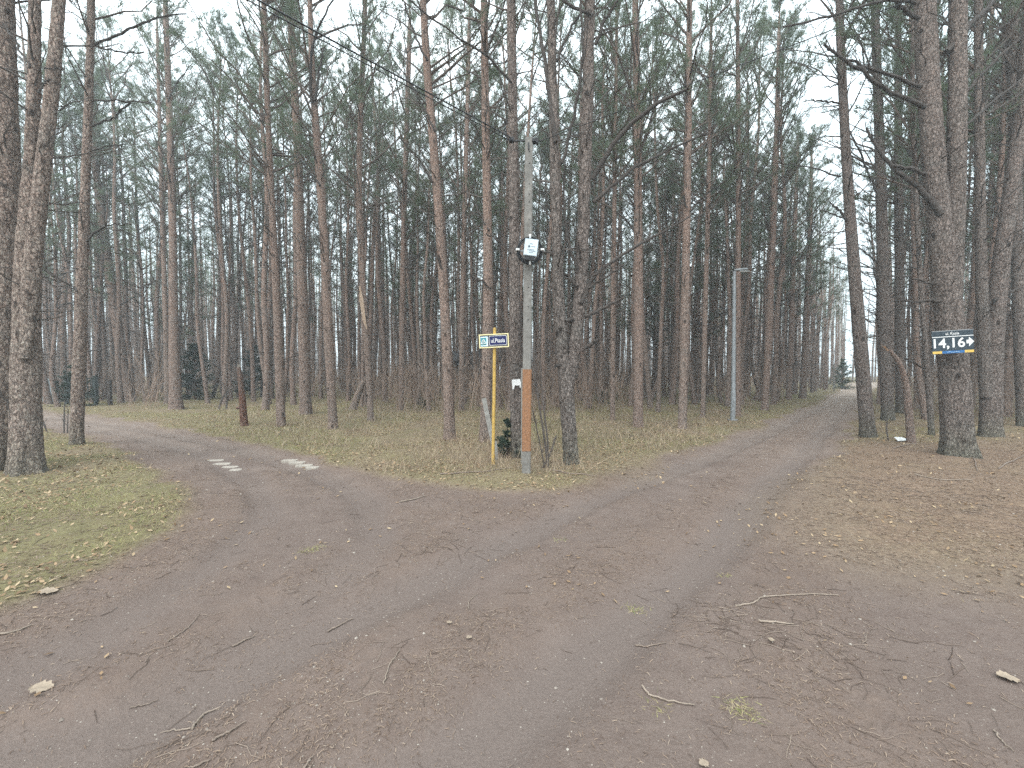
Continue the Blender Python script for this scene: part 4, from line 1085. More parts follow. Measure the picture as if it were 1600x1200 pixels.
# ------------------------------------------------------------------ house number sign nailed on the massive pine
hy = HERO_POS[27][1] - 0.36
hc = at(1488, 534, hy)
dw = F / hy; HW, HH = 64.5 / dw / (math.cos(math.radians(20)) + math.sin(math.radians(20)) * hc[0] / hy), 35.5 / dw
hs = thing('house_number_sign', 'dark house number board with arrow nailed to the massive forked pine', 'sign', hc, (0, math.radians(-3.2), math.radians(-20)))
M_SLATE = paint('slate_blue_board', (0.028, 0.042, 0.055), 0.45, 0.15, 5)
M_GOLD = paint('gold_strip', (0.62, 0.42, 0.10), 0.5, 0.15, 6)
M_BLUE = paint('blue_strip', (0.025, 0.12, 0.30), 0.5, 0.2, 6)
flat('board', M_SLATE, rrect(0, 0, HW, HH, 0.004), -0.008, 0.008, hs)
flat('divider_line', M_WHITE, rrect(0, HH * 0.235, HW, 0.013, 0.002), -0.0095, -0.0082, hs)
flat('top_edge_line', paint('grey_edge', (0.4, 0.42, 0.44), 0.5, 0.1, 5), rrect(0, HH * 0.493, HW, 0.006, 0.001), -0.0095, -0.0082, hs)
put(text_mesh('ul. Kozia', 0.1, 0.001, fit=(HW * 0.33, HH * 0.115)), M_WHITE, hs, (0, -0.0100, HH * 0.365))
put(text_mesh('14,16', 0.1, 0.0018, fit=(HW * 0.76, HH * 0.50)), M_WHITE, hs, (-HW * 0.085, -0.0100, -HH * 0.075))
az_, ax_ = -HH * 0.03, HW * 0.415
flat('arrow', M_WHITE, [(ax_ + 0.055, az_), (ax_ - 0.015, az_ + 0.085), (ax_ - 0.015, az_ + 0.032), (ax_ - 0.05, az_ + 0.032), (ax_ - 0.05, az_ - 0.032), (ax_ - 0.015, az_ - 0.032), (ax_ - 0.015, az_ - 0.085)][::-1], -0.0105, -0.0082, hs)
stp = HH * 0.11
for x0, x1, m_ in ((-0.5, -0.265, M_GOLD), (-0.265, 0.28, M_BLUE), (0.28, 0.5, M_GOLD)):
    flat('colour_strip', m_, rrect((x0 + x1) / 2 * HW, -HH * 0.5 + stp / 2, (x1 - x0) * HW - 0.002, stp, 0.001), -0.0100, -0.0082, hs)
wv = MB()
for k in range(9):
    a = -0.13 * HW + k * 0.035 * HW; wv.box((a, -0.0108, -HH * 0.5 + stp * (0.45 + 0.16 * math.sin(k * 1.3))), (0.026 * HW, 0.001, 0.005))
ob('pale_scrawl', wv.mesh('pale_scrawl', [M_LB], smooth=False), hs)
for (x_, z_) in ((-0.02, 0.455), (0.06, -0.30)):
    ob('nail', MB().tube([(HW * x_, -0.009, HH * z_), (HW * x_, -0.013, HH * z_)], [0.006, 0.005], 8).tube([(HW * x_, 0.008, HH * z_), (HW * x_, 0.12, HH * z_)], [0.003, 0.003], 6).mesh('nail', [M_STEEL]), hs)

# ------------------------------------------------------------------ torn notice, leaning plank, thin grey stake
ty = HERO_POS[14][1] - 0.135
nc_ = at(807, 599, ty)
o = thing('torn_notice', 'torn white paper notice on the dark-footed pine beside the concrete pole', 'notice', nc_, (0, math.radians(-2), 0))
k = ty / F
pts = [(-7, 6), (6, 6.5), (7, 0), (6.5, -7), (5, -7), (4.5, -3), (1, -3.4), (-2, -3), (-3.6, -5), (-4.5, -9), (-6.8, -9), (-6.5, -4), (-7.2, 0)]
mp = flat('paper', M_WHITE, [(a * k, b * k) for a, b in pts][::-1], -0.002, 0.002, o)
ob('pin', MB().tube([(0, 0.05, 5 * k), (0, -0.006, 5 * k)], [0.004, 0.006], 8).mesh('pin', [M_STEEL]), o)
def plank(name, label, A, B, w, t, m, cat):
    A, B = np.array(A), np.array(B); d = B - A; L = np.linalg.norm(d); z = d / L; x = np.cross([0, 1.0, 0], z); x /= np.linalg.norm(x); y = np.cross(z, x)
    R_ = np.stack([x, y, z], 1)
    mb = MB().box((0, 0, L / 2), (w, t, L)); V = np.vstack(mb.V) @ R_.T
    o = ob(name, new_mesh(name, V, np.vstack(mb.Q), mats=[m], smooth=False), loc=A); tag(o, label, cat); return o
M_OLDW = paint('grey_weathered_board', (0.25, 0.24, 0.22), 0.9, 0.3, 12)
a_ = gnd(772, 702); plank('plank', 'grey weathered plank leaning against the pine behind the street sign', (a_[0], a_[1], gz(*a_) - 0.02), at(756, 622, a_[1] + 0.12), 0.095, 0.03, M_OLDW, 'plank')
a_ = gnd(815, 728); plank('stake', 'thin grey stake standing upright left of the concrete pole', (a_[0], a_[1], gz(*a_) - 0.05), at(815.5, 575, a_[1]), 0.022, 0.02, M_OLDW, 'stake')
a_ = gnd(777, 722); plank('stake', 'short grey peg at the foot of the yellow sign post', (a_[0], a_[1], gz(*a_) - 0.05), at(774, 690, a_[1]), 0.05, 0.03, M_OLDW, 'stake')

# ------------------------------------------------------------------ street lamp
lx_, ly_ = gnd(1145, 658); LB_ = np.array([lx_, ly_, gz(lx_, ly_)])
lamp = thing('street_lamp', 'grey metal lamp post with a flat arm-like head beside the straight track', 'street lamp', LB_)
k = ly_ / F
ob('pole', MB().tube([(0, 0, -0.1), (0, 0, 0.9), (0, 0, 1.0), at(1147.5, 424, ly_) - LB_], [0.078, 0.075, 0.066, 0.046], 16).mesh('pole', [M_STEEL]), lamp)
ob('base_cover', MB().tube([(0, 0, -0.05), (0, 0, 0.03)], [0.16, 0.15], 16).mesh('base_cover', [M_STEEL]), lamp)
p0, p1 = at(1146.5, 423, ly_) - LB_, at(1169, 419.5, ly_) - LB_
R_ = [0.05, 0.055, 0.07, 0.065, 0.03]
V, Q = tubes(np.array([p0 + (p1 - p0) * t for t in (0, .12, .4, .9, 1)])[None], np.array(R_)[None], 12)
V = V.reshape(-1, 3); mz = (p0 + (p1 - p0) * 0.5)[2]; V[:, 2] = mz + (V[:, 2] - mz) * 0.62
ob('lamp_head', new_mesh('lamp_head', V, Q, mats=[M_STEEL]), lamp)
pm_ = (p0 + p1) / 2
ob('lamp_glass', MB().box(pm_ + np.array([0.1, 0, -0.055]), (0.32, 0.085, 0.015)).mesh('lamp_glass', [paint('frosted_glass', (0.6, 0.62, 0.62), 0.3, 0.05)], smooth=False), lamp)
ob('service_hatch', MB().box((0, -0.078, 0.6), (0.07, 0.012, 0.26)).mesh('service_hatch', [M_STEEL], smooth=False), lamp)
# far thin lamp/marker at the track end
fx, fy = gnd(1303, 611); FB = np.array([fx, fy, gz(fx, fy)])
mk_ = thing('marker_post', 'thin pale marker post at the far end of the straight track', 'post', FB)
ob('post', MB().tube([(0, 0, -0.1), at(1303, 570, fy) - FB], 0.045, 8).mesh('post', [M_OLDW]), mk_)
ob('cap', MB().tube([at(1303, 570, fy) - FB, at(1303, 568, fy) - FB], [0.06, 0.03], 8).mesh('cap', [M_OLDW]), mk_)

# ------------------------------------------------------------------ far houses, gate, fence
M_DWOOD = paint('dark_stained_boards', (0.055, 0.042, 0.035), 0.8, 0.3, 4)
M_PLAS = paint('pale_plaster', (0.62, 0.62, 0.60), 0.9, 0.12, 2)
M_ROOF = paint('dark_roofing', (0.07, 0.06, 0.058), 0.8, 0.3, 4)
M_GLASS = paint('dim_glass', (0.10, 0.12, 0.13), 0.15, 0.2, 3, spec=0.5)
M_BLIND = paint('pale_window_blind', (0.62, 0.68, 0.66), 0.7, 0.15, 9)
def house(label, c, w, d, h, rise, rot, mw, wins, door=None, planks=0, name='house'):
    x, y = c; root = thing(name, label, 'house', (x, y, gz(x, y) - 0.05), (0, 0, rot))
    wl = ob('wall', MB().box((0, 0, h / 2), (w, d, h)).add([[-w / 2, -d / 2, h], [-w / 2, d / 2, h], [-w / 2, 0, h + rise], [w / 2, -d / 2, h], [w / 2, d / 2, h], [w / 2, 0, h + rise]], T=[[0, 2, 1], [3, 4, 5]]).mesh('wall', [mw], smooth=False), root)
    if planks:
        n = int(h / planks)
        me = MB().box((0, 0, 0), (w - 0.02, 0.025, planks * 0.9)).mesh('board', [mw], smooth=False)
        for i in range(n): ob('board', me, wl, (0, -d / 2 - 0.014, planks * (i + 0.5)))
    ov = 0.35; sl = math.atan2(rise, d / 2); Ls = math.hypot(d / 2, rise) + ov
    rm = MB()
    for s in (-1, 1):
        ca = np.array([0, s * (d / 4 + ov / 2 * math.cos(sl)), h + rise / 2 + 0.06 - ov / 2 * math.sin(sl)])
        a = -s * sl; R_ = np.array([[1, 0, 0], [0, math.cos(a), -math.sin(a)], [0, math.sin(a), math.cos(a)]])
        rm.box(ca, (w + 0.7, Ls, 0.1), 0, R_)
    rf = ob('roof', rm.mesh('roof', [M_ROOF], smooth=False), root)
    ob('chimney', MB().box((w * 0.2, 0.3, h + rise + 0.15), (0.45, 0.45, 1.0)).box((w * 0.2, 0.3, h + rise + 0.67), (0.55, 0.55, 0.08)).mesh('chimney', [M_ROOF], smooth=False), rf)
    for (wx, wz, ww, wh, mg) in wins:
        f = ob('window', MB().box((wx, -d / 2 - 0.05, wz + wh / 2), (ww + 0.14, 0.06, 0.07)).box((wx, -d / 2 - 0.05, wz - wh / 2), (ww + 0.14, 0.06, 0.07))
               .box((wx - ww / 2, -d / 2 - 0.05, wz), (0.07, 0.06, wh - 0.08)).box((wx + ww / 2, -d / 2 - 0.05, wz), (0.07, 0.06, wh - 0.08)).mesh('window', [M_WHITE], smooth=False), root)
        ob('pane', MB().box((wx, -d / 2 - 0.045, wz), (ww - 0.06, 0.02, wh - 0.06)).mesh('pane', [mg], smooth=False), f)
        for q_ in range(1, 6): ob('slat', MB().box((wx, -d / 2 - 0.062, wz - wh / 2 + wh * q_ / 6), (ww - 0.1, 0.012, 0.02)).mesh('slat', [M_STEEL], smooth=False), f) if mg is M_BLIND else None
    if door:
        dr = ob('door', MB().box((door, -d / 2 - 0.05, 1.0), (0.95, 0.06, 2.0)).mesh('door', [M_DWOOD], smooth=False), root)
        ob('handle', MB().box((door + 0.35, -d / 2 - 0.1, 1.0), (0.12, 0.05, 0.03)).mesh('handle', [M_STEEL], smooth=False), dr)
ch = at(724, 590, 31)
house('dark timber cabin with pale slatted windows glimpsed behind the sign pines', (ch[0] + 0.2, 34.5), 4.6, 3.6, 2.5, 0.7, 0.05, M_DWOOD,
      [(-0.55, 1.95, 0.62, 1.15, M_BLIND), (0.55, 1.95, 0.5, 1.15, M_BLIND), (1.65, 1.95, 0.6, 1.15, M_BLIND)], -1.6, 0.2, 'cabin')
ch = at(1246, 590, 58)
house('pale house far off left of the straight track', (ch[0] * 66 / 58 + 0.3, 66), 3.8, 3.4, 4.2, 0.5, -0.3, M_PLAS, [(-0.9, 2.9, 0.8, 1.0, M_GLASS)], 0.8)
ch = at(1650, 590, 28)
house('white-walled house showing between the trunks at the far right edge', (ch[0], 28), 5.2, 4, 3.4, 0.8, -0.45, M_PLAS, [(-1.7, 2.0, 0.8, 1.2, M_GLASS), (1.7, 2.0, 0.8, 1.2, M_GLASS)], 0.1)

M_IRON = paint('dark_green_iron', (0.03, 0.038, 0.034), 0.6, 0.3, 6)
def gate():
    A, B = gnd(108, 634), gnd(147, 634); A3 = np.array([A[0], A[1], gz(*A)]); L = np.linalg.norm(B - A)
    root = thing('metal_gate', 'dark metal bar gate half hidden behind the lone pine at the bend', 'gate', A3, (0, 0, math.atan2(B[1] - A[1], B[0] - A[0])))
    h = 1.25
    ob('gate_frame', MB().box((L / 2, 0, h), (L, 0.05, 0.06)).box((L / 2, 0, 0.35), (L, 0.05, 0.06)).box((L / 2, 0, 0.46), (L, 0.04, 0.03)).box((0.03, 0, 0.8), (0.06, 0.05, 0.84)).box((L - 0.03, 0, 0.8), (0.06, 0.05, 0.84)).mesh('gate_frame', [M_IRON], smooth=False), root)
    me = MB().box((0, 0, 0.8), (0.022, 0.022, 0.86)).mesh('bar', [M_IRON], smooth=False)
    for i in range(1, 9): ob('bar', me, root, (L * i / 9, 0, 0))
    for x in (-0.1, L + 0.1): ob('gate_post', MB().box((x, 0, 0.6), (0.12, 0.12, 1.5)).box((x, 0, 1.37), (0.15, 0.15, 0.03)).mesh('gate_post', [M_IRON], smooth=False), root)
gate()
for lb, u, v, t in (('dark square fence post right of the metal gate', 172, 635, 595), ('dark fence post left of the bush at the bend', 89, 633, 596)):
    A = gnd(u, v); b0 = np.array([A[0], A[1], gz(*A)]); ht = at(u, t, A[1])[2] - b0[2]
    o = thing('fence_post', lb, 'fence post', b0)
    ob('post', MB().box((0, 0, ht / 2 - 0.1), (0.13, 0.13, ht + 0.2)).mesh('post', [M_DWOOD], smooth=False), o)
    ob('cap', MB().box((0, 0, ht + 0.02), (0.16, 0.16, 0.04)).mesh('cap', [M_DWOOD], smooth=False), o)
def mesh_fence():
    A, B = gnd(-40, 627), gnd(86, 630); A3 = np.array([A[0], A[1], gz(*A)]); L = np.linalg.norm(B - A)
    root = thing('picket_fence', 'low blue-grey picket fence beyond the bend at the far left', 'fence', A3, (0, 0, math.atan2(B[1] - A[1], B[0] - A[0])))
    m_ = paint('blue_grey_paint', (0.28, 0.33, 0.35), 0.7, 0.2, 3)
    for z in (0.25, 0.95): ob('rail', MB().box((L / 2, 0.02, z), (L, 0.03, 0.06)).mesh('rail', [m_], smooth=False), root)
    me = MB().box((0, -0.012, 0.6), (0.10, 0.02, 1.15)).add([[-0.05, -0.022, 1.175], [0.05, -0.022, 1.175], [0, -0.022, 1.24], [-0.05, -0.002, 1.175], [0.05, -0.002, 1.175], [0, -0.002, 1.24]], T=[[0, 1, 2], [5, 4, 3]], Q=[[1, 4, 5, 2], [0, 2, 5, 3]]).mesh('picket', [m_], smooth=False)
    n = int(L / 0.16)
    for i in range(n): ob('picket', me, root, (0.16 * (i + 0.5), 0, 0))
mesh_fence()

# ------------------------------------------------------------------ pale slabs set in the left road
M_SLAB = paint('pale_worn_concrete', (0.32, 0.285, 0.245), 0.9, 0.25, 14, dirt=(0.18, 0.15, 0.13))
def slab(u, v, w, d, label, grp):
    x, y = gnd(u, v); r_ = np.random.RandomState(int(u))
    n = 14; a = np.linspace(0, 2 * PI, n, endpoint=False)
    rr = (np.abs(np.cos(a)) ** 3 + np.abs(np.sin(a)) ** 3) ** (-1 / 3) * r_.uniform(0.9, 1.06, n)
    p = np.stack([np.cos(a) * rr * w / 2, np.sin(a) * rr * d / 2], 1); hz = hgt(p[:, 0] + x, p[:, 1] + y)
    zt = hz.max() + 0.004
    z0 = gz(x, y)
    V = np.vstack([np.c_[p, np.full(n, zt - z0)], np.c_[p * 1.04, np.full(n, zt - z0 - 0.012)], np.c_[p * 1.04, np.full(n, -0.06)], [[0, 0, zt - z0 + 0.002]]])
    Q = [[k * n + i, (k + 1) * n + i, (k + 1) * n + (i + 1) % n, k * n + (i + 1) % n] for k in range(2) for i in range(n)]
    T = [[i, (i + 1) % n, 3 * n] for i in range(n)]
    o = ob('paving_slab', new_mesh('paving_slab', V, Q, T, mats=[M_SLAB], smooth=False), loc=(x, y, z0), rot=(0, 0, 0.1)); tag(o, label, 'paving slab', grp)
pos = ('farthest', 'second farthest', 'second nearest', 'nearest')
for i, (u, v, w) in enumerate(((337, 715, 24), (347, 720, 26), (359, 724, 24), (368, 728, 18))):
    slab(u, v, w / F * gnd(u, v)[1], 0.15, 'flat pale slab in left road, %s of the set by the grass bank' % pos[i], 'pale slabs in the road')
for i, (u, v, w) in enumerate(((452, 717, 24), (464, 720, 25), (476, 724, 25), (488, 727, 20))):
    slab(u, v, w / F * gnd(u, v)[1], 0.15, 'flat pale slab in left road, %s of the set towards the pines' % pos[i], 'pale slabs in the road')

# ------------------------------------------------------------------ sticks, leaves and scraps lying on the ground
def stick(pts, w, label, m, fork=None):
    W_ = np.array([gnd(u, v) for u, v in pts]); b = W_[0]; r_ = np.random.RandomState(abs(int(pts[0][0])) + 5)
    def line(W_, r):
        t = np.linspace(0, len(W_) - 1, 16); i = np.clip(t.astype(int), 0, len(W_) - 2); f = (t - i)[:, None]
        xy = W_[i] * (1 - f) + W_[i + 1] * f
        xy += r_.normal(size=xy.shape) * 0.003
        z = hgt(xy[:, 0], xy[:, 1]) + r * 0.7 + 0.004
        return np.c_[xy, z], r * np.linspace(1, 0.5, 16)
    z0 = gz(*b); mb = MB()
    P, R = line(W_, w); mb.tube(P - np.array([b[0], b[1], z0]), R, 6)
    for f in (fork or []):
        P, R = line(np.array([gnd(u, v) for u, v in f]), w * 0.6); mb.tube(P - np.array([b[0], b[1], z0]), R, 5)
    o = ob('fallen_stick', mb.mesh('fallen_stick', [m]), loc=(b[0], b[1], z0)); tag(o, label, 'stick', 'sticks on the ground')
M_STK = paint('dry_stick', (0.20, 0.155, 0.125), 0.9, 0.35, 20)
M_STKP = paint('pale_dry_stick', (0.25, 0.20, 0.16), 0.9, 0.3, 20)
stick([(299, 1124), (312, 1100), (322, 1092), (345, 1085)], 0.006, 'forked dry stick near the bottom left of the road', M_STKP, [[(296, 1122), (275, 1117), (252, 1120)]])
stick([(330, 1152), (355, 1138), (382, 1122)], 0.006, 'straight dark stick just below the forked one', M_STK)
stick([(1003, 1063), (1016, 1078), (1045, 1086), (1085, 1093)], 0.006, 'curved pale stick at the bottom right of centre', M_STKP)
stick([(511, 970), (530, 960), (552, 950)], 0.006, 'short straight stick left of centre on bare dirt', M_STK)
stick([(598, 1064), (608, 1035), (624, 1010)], 0.004, 'thin pale stick pointing away in the middle of the road', M_STKP)
stick([(364, 997), (380, 988), (398, 981)], 0.006, 'short dark stick in the left part of the road', M_STK)
stick([(626, 783), (645, 779), (666, 773)], 0.010, 'reddish stick on the dirt before the street sign', M_STKP)
stick([(262, 1000), (285, 985), (302, 970), (312, 957)], 0.004, 'thin bent twig in the left half of the road', M_STK)
stick([(203, 1086), (225, 1080), (246, 1073)], 0.004, 'short reddish twig right of the big dry leaf', M_STK)
stick([(1150, 945), (1175, 942), (1190, 934), (1262, 930), (1310, 931)], 0.006, 'long wavy twig on the litter right of the ruts', M_STKP)
stick([(1186, 971), (1210, 974), (1240, 978)], 0.008, 'short thick pale stick below the long wavy twig', M_STKP)
stick([(1553, 1138), (1566, 1156), (1584, 1172)], 0.004, 'thin pale twig in the bottom right corner', M_STKP)
stick([(993, 990), (1010, 997), (1042, 998)], 0.005, 'arched twig beside the right wheel rut', M_STK)
stick([(731, 946), (733, 933), (746, 922)], 0.003, 'small hooked twig in the middle strip of the track', M_STKP)
stick([(-20, 998), (20, 988), (50, 977)], 0.007, 'pale stick at the left picture edge on the road', M_STKP)
stick([(276, 1200), (300, 1192), (328, 1180)], 0.006, 'brown stick at the bottom edge left of centre', M_STK)
stick([(470, 1198), (478, 1186), (488, 1172)], 0.005, 'short double stick at the bottom edge near the middle', M_STK, [[(476, 1200), (484, 1188), (490, 1180)]])
stick([(645, 1198), (660, 1184), (690, 1178)], 0.005, 'bent twig at the bottom edge in the middle', M_STKP)
stick([(688, 746), (740, 742), (800, 737)], 0.012, 'long thin branch lying before the street sign post', M_STK)
stick([(865, 738), (890, 745), (930, 748)], 0.012, 'dark branch lying right of the concrete pole foot', M_STK)
stick([(1430, 745), (1460, 752), (1520, 757)], 0.011, 'pale curved branch on the litter below the sign pine', M_STKP)
stick([(1518, 712), (1524, 726), (1527, 738)], 0.010, 'reddish twig sticking down from the sign pine foot', M_STK)
stick([(1560, 735), (1585, 722), (1615, 712)], 0.012, 'branch lying on brown litter at the right edge', M_STK)
stick([(1395, 702), (1415, 699), (1435, 697)], 0.014, 'grey branch lying at the foot of the broken snag', M_STK)
stick([(780, 716), (790, 708), (802, 702)], 0.018, 'dark log piece propped by the pine with the notice', M_STK)

def lying_leaf(u, v, L, label, rot, col):
    x, y = gnd(u, v); z = gz(x, y) + 0.012
    t = np.linspace(0, 1, 9); w = 0.36 * np.sin(t * PI) ** 0.7 * (1 + 0.25 * np.sin(t * 22))
    V = np.array([[(a - 0.5) * L, s * b * L, 0.05 * L * math.sin(a * 5) + (0.08 * L if s else 0)] for a, b in zip(t, w) for s in (-1, 0, 1)])
    Q = [[i * 3 + k, (i + 1) * 3 + k, (i + 1) * 3 + k + 1, i * 3 + k + 1] for i in range(8) for k in range(2)]
    o = ob('dry_leaf', new_mesh('dry_leaf', V, Q, mats=[col]), loc=(x, y, z), rot=(0.05, 0.05, rot)); tag(o, label, 'leaf', 'single dry leaves')
M_LEAF = paint('pale_dry_leaf', (0.28, 0.22, 0.165), 0.8, 0.3, 30)
lying_leaf(64, 1072, 0.11, 'big pale dry leaf on the left part of the road', 0.2, M_LEAF)
lying_leaf(74, 930, 0.12, 'pale dry leaf at the edge of the left grass bank', 0.5, M_LEAF)
lying_leaf(1100, 1186, 0.05, 'small pale leaf near the bottom edge right of the middle', 0.3, M_LEAF)
lying_leaf(1205, 1003, 0.05, 'small whitish leaf scrap on the litter right of the ruts', 1.0, M_LEAF)
lying_leaf(1575, 1060, 0.10, 'curled tan bark flake near the right picture edge', -0.3, M_LEAF)
lying_leaf(702, 970, 0.04, 'small pale leaf in the middle strip, upper one', 0.4, M_LEAF)
lying_leaf(733, 993, 0.045, 'small pale leaf in the middle strip, lower one', 0.9, M_LEAF)
x, y = gnd(1412, 692)
o = ob('paper_scrap', new_mesh('paper_scrap', [[-0.13, 0, 0.01], [0.12, -0.02, 0.03], [0.14, 0.12, 0.05], [-0.1, 0.14, 0.08], [0.0, 0.06, 0.09]], T=[[0, 1, 4], [1, 2, 4], [2, 3, 4], [3, 0, 4]], mats=[M_WHITE], smooth=False), loc=(x, y, gz(x, y) + 0.01))
tag(o, 'white scrap of paper lying at the foot of the broken snag', 'litter')

# ------------------------------------------------------------------ grass, litter, brush
def scatter(n, rng, rmin, rmax, amax=58, power=1.0):
    u = rng.uniform(0, 1, n); r = rmin * (rmax / rmin) ** (u ** power) if True else 0
    a = np.radians(rng.uniform(-amax, amax, n)); x, y = r * np.sin(a), r * np.cos(a)
    return x, y, r
def grass():
    rng = np.random.RandomState(2)
    x, y, r = scatter(330000, rng, 3.5, 34, 57, 0.75)
    mk = masks(x, y); dens = (1 - mk[2]) * np.clip(0.18 + 0.9 * mk[5] - 0.75 * mk[4], 0, 1)
    clump = noise3(x * 1.8, y * 1.8, 0, 41); dens = dens * sstep(0.25, 0.65, clump)
    kp = rng.uniform(size=len(x)) < dens
    x, y, r = x[kp], y[kp], r[kp]; mo = mk[5][kp]; z = hgt(x, y)
    n = len(x)
    d = np.stack([rng.normal(size=n) * 0.8, rng.normal(size=n) * 0.8, rng.uniform(0.25, 1.0, n)], 1)
    L = rng.uniform(0.03, 0.10, n) * np.clip(0.7 + r / 22, 0.7, 1.5)
    V, T = blades(np.c_[x, y, z - 0.01], d, L, 0.0035 + 0.0006 * r, rng)
    for (u, v, q) in ((482, 858, 90), (495, 852, 50), (990, 936, 70), (1156, 1100, 90), (1168, 1106, 40), (1132, 893, 40), (875, 838, 30), (1030, 1095, 50)):
        gx_, gy_ = gnd(u, v); tx, ty_ = gx_ + rng.normal(size=q) * 0.045, gy_ + rng.normal(size=q) * 0.035
        tv, tt = blades(np.c_[tx, ty_, hgt(tx, ty_)], np.stack([rng.normal(size=q), rng.normal(size=q), rng.uniform(0.1, 0.6, q)], 1), rng.uniform(0.02, 0.055, q), 0.004, rng)
        V = np.vstack([V, tv]); T = np.vstack([T, tt + n * 3]); n += q; mo = np.append(mo, np.full(q, 0.9))
    c = np.clip(rng.normal(0.28, 0.22, n) + 0.38 * mo * rng.uniform(0.3, 1.3, n), 0, 1).repeat(3)
    me = new_mesh('grass', V, T=T, mats=[tinted('grass_blades', [(0.24, 0.17, 0.10), (0.48, 0.39, 0.25), (0.40, 0.37, 0.17), (0.20, 0.25, 0.09)], 0.25)], smooth=False, cols=c)
    tag(ob('grass', me), 'short dry and green grass on the verges', 'grass', kind='stuff')
    # tall dry stalks in the wedge and along the road edge
    x, y, r = scatter(15000, rng, 6.5, 24, 50, 1.0)
    mk = masks(x, y); ok = (mk[2] < 0.15) & (noise3(x * 0.9, y * 0.9, 0, 51) > 0.42) & (x < 0.8 * y) & (x > -0.75 * y)
    x, y, r = x[ok], y[ok], r[ok]; n = len(x); z = hgt(x, y)
    P0 = np.c_[x, y, z - 0.02]; L = rng.uniform(0.08, 0.34, n); dr = np.stack([rng.normal(size=n) * 0.45, rng.normal(size=n) * 0.45, np.ones(n)], 1)
    s = np.linspace(0, 1, 3)[None, :, None]
    P = P0[:, None] + dr[:, None] * L[:, None, None] * s + rng.normal(size=(n, 1, 3)) * np.array([1, 1, 0]) * (0.25 * L)[:, None, None] * s ** 2
    V, Q = tubes(P, (0.0016 + 0.00012 * r)[:, None] * np.array([1.2, 1, 0.4])[None], 3)
    me = new_mesh('dry_stalks', V, Q, mats=[tinted('dry_stalks', [(0.15, 0.105, 0.075), (0.30, 0.22, 0.155), (0.48, 0.39, 0.28)])], smooth=False, cols=rng.uniform(0, 1, n).repeat(9))
    tag(ob('dry_undergrowth', me), 'thin dry stalks and dead weeds under the pines', 'undergrowth', kind='stuff')
grass()
